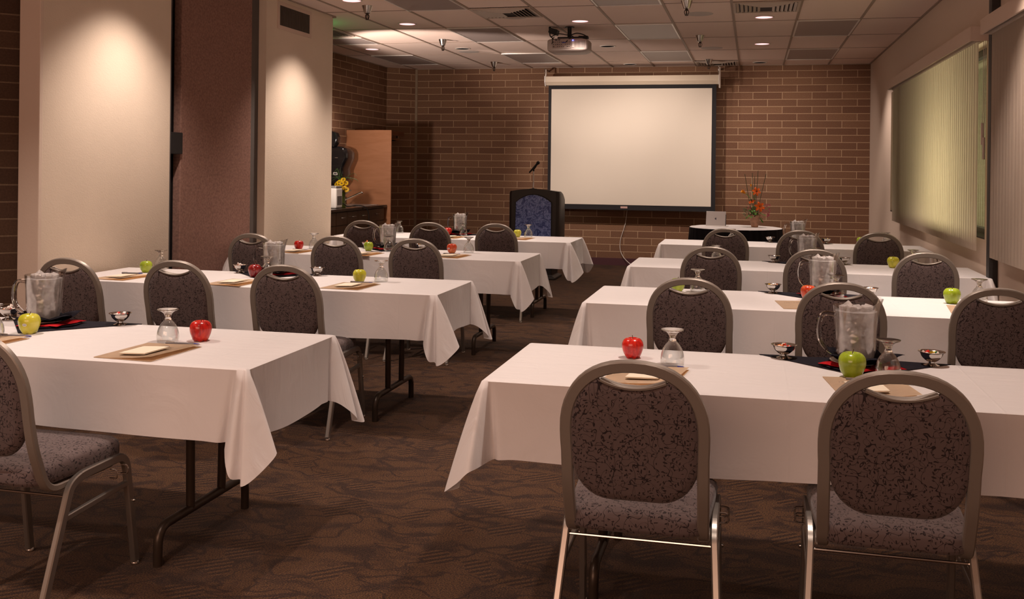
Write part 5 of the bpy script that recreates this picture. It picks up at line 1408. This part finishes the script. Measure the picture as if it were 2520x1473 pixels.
# --- front right
diamond(.37, 3.925, 'navy overlay cloth draped over the back edge of the front right table', .34, .33)
napkin(.385, 3.775, 'red and black folded napkin under the big pitcher, front right table', .5, 1.05)
saucer(.365, 3.785, 'white saucer under the big pitcher on the front right table')
pitcher(.365, 3.785, 'large iced water pitcher on the front right table, handle to the left', .1, 1.12)
apple('green', .335, 3.585, 'bright green apple in front of the pitcher, front right table', 1.17, .6)
goblet(.455, 3.625, 'goblet right of the green apple on the front right table')
bowl(.12, 3.87, 'silver bowl left of the big pitcher on the front right table', [0, 1, 2, 1, 1], 'bowl left of the front right pitcher')
bowl(.635, 3.88, 'silver bowl right of the big pitcher on the front right table', [3, 4, 0, 1, 1], 'bowl right of the front right pitcher')
apple('red', -.425, 3.72, 'red apple on the aisle end of the front right table', 1.02, 2)
goblet(-.272, 3.625, 'goblet right of the red apple on the front right table')
folder(-.345, 3.405, 'kraft folder behind the chair handle on the front right table, aisle side', -.12, 'ivory note pad on the aisle side folder, front right table', .01, -.03)
pen(-.30, 3.572, .0, 'dark pen under the goblet on the aisle side, front right table')
folder(.375, 3.42, 'kraft folder in front of the green apple on the front right table', .12, 'ivory note pad on the folder before the green apple, front right table', -.02, -.04)
pen(.375, 3.528, .02, 'dark pen in front of the green apple, front right table')
# --- second right
diamond(.36, 5.965, 'navy overlay cloth draped over the back edge of the second right table')
napkin(.39, 5.84, 'red and black folded napkin on the second right table', .3)
saucer(.385, 5.85, 'white saucer under the pitcher on the second right table')
pitcher(.385, 5.85, 'iced water pitcher on the second right table, before the middle chair', .1, 1.12)
apple('orange', .30, 5.66, 'orange red apple at the middle of the second right table', 1.08)
goblet(.455, 5.78, 'goblet by the pitcher on the second right table')
bowl(.12, 5.90, 'silver bowl left of the pitcher on the second right table', [1, 2, 1, 4, 1], 'bowl left of the second right pitcher')
bowl(.64, 5.90, 'silver bowl right of the pitcher on the second right table', [2, 1, 1], 'bowl right of the second right pitcher')
apple('green', -.41, 5.80, 'green apple seen through the chair handle, second right table', 1.05)
goblet(-.30, 5.84, 'goblet at the aisle end of the second right table')
folder(.26, 5.42, 'kraft folder at the middle of the second right table', .12)
apple('green', 1.04, 5.755, 'green apple on the window side of the second right table', 1.12, 1)
goblet(1.19, 5.835, 'goblet on the window side of the second right table')
folder(1.10, 5.50, 'kraft folder on the window side of the second right table', -.1)
# --- third right
diamond(.40, 7.945, 'navy overlay cloth draped over the back edge of the third right table')
saucer(.40, 7.83, 'white saucer under the pitcher on the third right table')
napkin(.40, 7.82, 'red and black folded napkin on the third right table', .7)
pitcher(.40, 7.83, 'fluted water pitcher on the third right table', .1, 1.08)
goblet(.455, 7.76, 'goblet by the fluted pitcher on the third right table')
bowl(.165, 7.87, 'silver bowl left of the pitcher on the third right table', [4, 1, 5], 'bowl left of the third right pitcher')
bowl(.67, 7.88, 'silver bowl right of the pitcher on the third right table', [1], 'bowl right of the third right pitcher')
goblet(-.26, 7.75, 'goblet at the aisle end of the third right table')
apple('yellow', 1.00, 7.75, 'yellow green apple on the window side of the third right table', 1.1)
goblet(1.15, 7.84, 'goblet on the window side of the third right table')
# --- rear right
diamond(.43, 10.125, 'navy overlay cloth draped over the back edge of the rear right table')
saucer(.425, 10.01, 'white saucer under the pitcher on the rear right table')
napkin(.42, 10.0, 'red and black folded napkin on the rear right table', .2)
pitcher(.425, 10.01, 'water pitcher on the rear right table, before the brick wall', .1, 1.08)
goblet(.465, 9.92, 'goblet by the pitcher on the rear right table')
bowl(.17, 10.04, 'silver bowl left of the pitcher, rear right table', [1, 1, 1], 'bowl left of the rear right pitcher')
bowl(.69, 10.04, 'silver bowl right of the pitcher, rear right table', [4, 1, 4], 'bowl right of the rear right pitcher')
goblet(-.19, 9.90, 'goblet at the aisle end of the rear right table')
apple('green', 1.00, 9.95, 'green apple on the window side of the rear right table', 1.1)
goblet(1.22, 9.98, 'goblet on the window side of the rear right table')

# ------------------------------------------------------------------ light
WARM = (1., .80, .68)
def lamp(kind, loc, aim, power, size=100, blend=.6, radius=.06, col=WARM, name='room_or_added_lamp'):
    d = bpy.data.lights.new(name, kind); d.energy = power; d.color = col
    if kind == 'SPOT': d.spot_size = math.radians(size); d.spot_blend = blend; d.shadow_soft_size = radius
    elif kind == 'POINT': d.shadow_soft_size = radius
    elif kind == 'AREA': d.shape = 'RECTANGLE'; d.size = size[0]; d.size_y = size[1]
    o = bpy.data.objects.new(name, d); C.objects.link(o); o.location = loc
    dv = Vector(aim)-Vector(loc); o.rotation_euler = dv.to_track_quat('-Z', 'Y').to_euler()
    return o
P0 = 108
for x, y, k in [(-3.56, 1.6, 1.4), (-3.56, 3.75, 1.2), (-3.56, 5.9, 1.28), (-3.56, 8.53, 1.28), (-3.56, 10.04, .8), (-4.78, 12.14, .5),
                (-1.74, 1.6, .8), (-1.74, 3.7, .9), (-1.74, 5.85, .9), (-1.74, 7.98, .6), (-1.73, 10.12, 1.0),
                (.09, 1.6, .35), (.09, 3.7, 1.15), (.09, 5.85, 1.1), (.09, 7.98, .8), (.09, 10.14, 1.1), (.09, 12.28, .9)]:
    wide = 104 if x < -3 else ((96 if y < 9 else 122) if x < -1 else 86)
    lamp('SPOT', (x, y, CZ-.02), (x, y, 0), P0*k, wide, .75 if x < -1 else .45, .05)
# added spots without fixtures, brightening the near blind and the right wall
lamp('SPOT', (.95, 5.7, CZ-.02), (1.5, 6.1, .5), 175, 80, .7, .05)
lamp('SPOT', (.80, 12.6, CZ-.02), (1.5, 12.9, .9), 75, 85, .8, .05)
# two accent lamps in the dark openings, turned to the screen and the back wall
lamp('SPOT', (-3.6, 12.26, CZ-.06), (-1.8, SY, 1.45), 82, 72, .6, .04)
lamp('SPOT', (-1.75, 12.26, CZ-.06), (-1.2, 14.7, .6), 170, 96, .9, .04)
lamp('SPOT', (.08, 12.9, CZ-.05), (.6, 14.8, 1.2), 62, 96, .9, .05)  # spot with no opening of its own, added to light the right back wall
# photographer's lamp behind the column, lighting alcove and ceiling
lamp('SPOT', (-4.75, 9.9, 1.60), (-3.55, 11.9, 2.93), 260, 62, .5, .06)
lamp('SPOT', (-4.75, 9.9, 1.60), (-4.7, 13.2, 1.5), 110, 62, .7, .06)
# green exit sign glow behind the column
lamp('POINT', (-4.55, 9.75, 2.80), (-4.5, 9.7, 2), 1.6, radius=.05, col=(.1, 1., .2))
# unseen area light standing in for the glow outside the window
lamp('AREA', (2.75, 9.0, 1.25), (XR, 8.9, 1.35), 52, (1.3, .7), col=(1., .80, .56), name='outside_glow_light')
# added warm fill behind the camera, standing in for bounced room light
lamp('AREA', (-2.0, -1.9, 2.0), (-1.9, 5, .6), 76, (4., 1.6), col=(1., .60, .42))
w = bpy.data.worlds.new('world'); bpy.context.scene.world = w; w.use_nodes = True
w.node_tree.nodes['Background'].inputs[0].default_value = (.33, .30, .15, 1); w.node_tree.nodes['Background'].inputs[1].default_value = .35

sc = bpy.context.scene
sc.view_settings.view_transform = 'Standard'; sc.view_settings.look = 'None'; sc.view_settings.gamma = 1; sc.view_settings.exposure = .27
sc.view_settings.use_curve_mapping = False
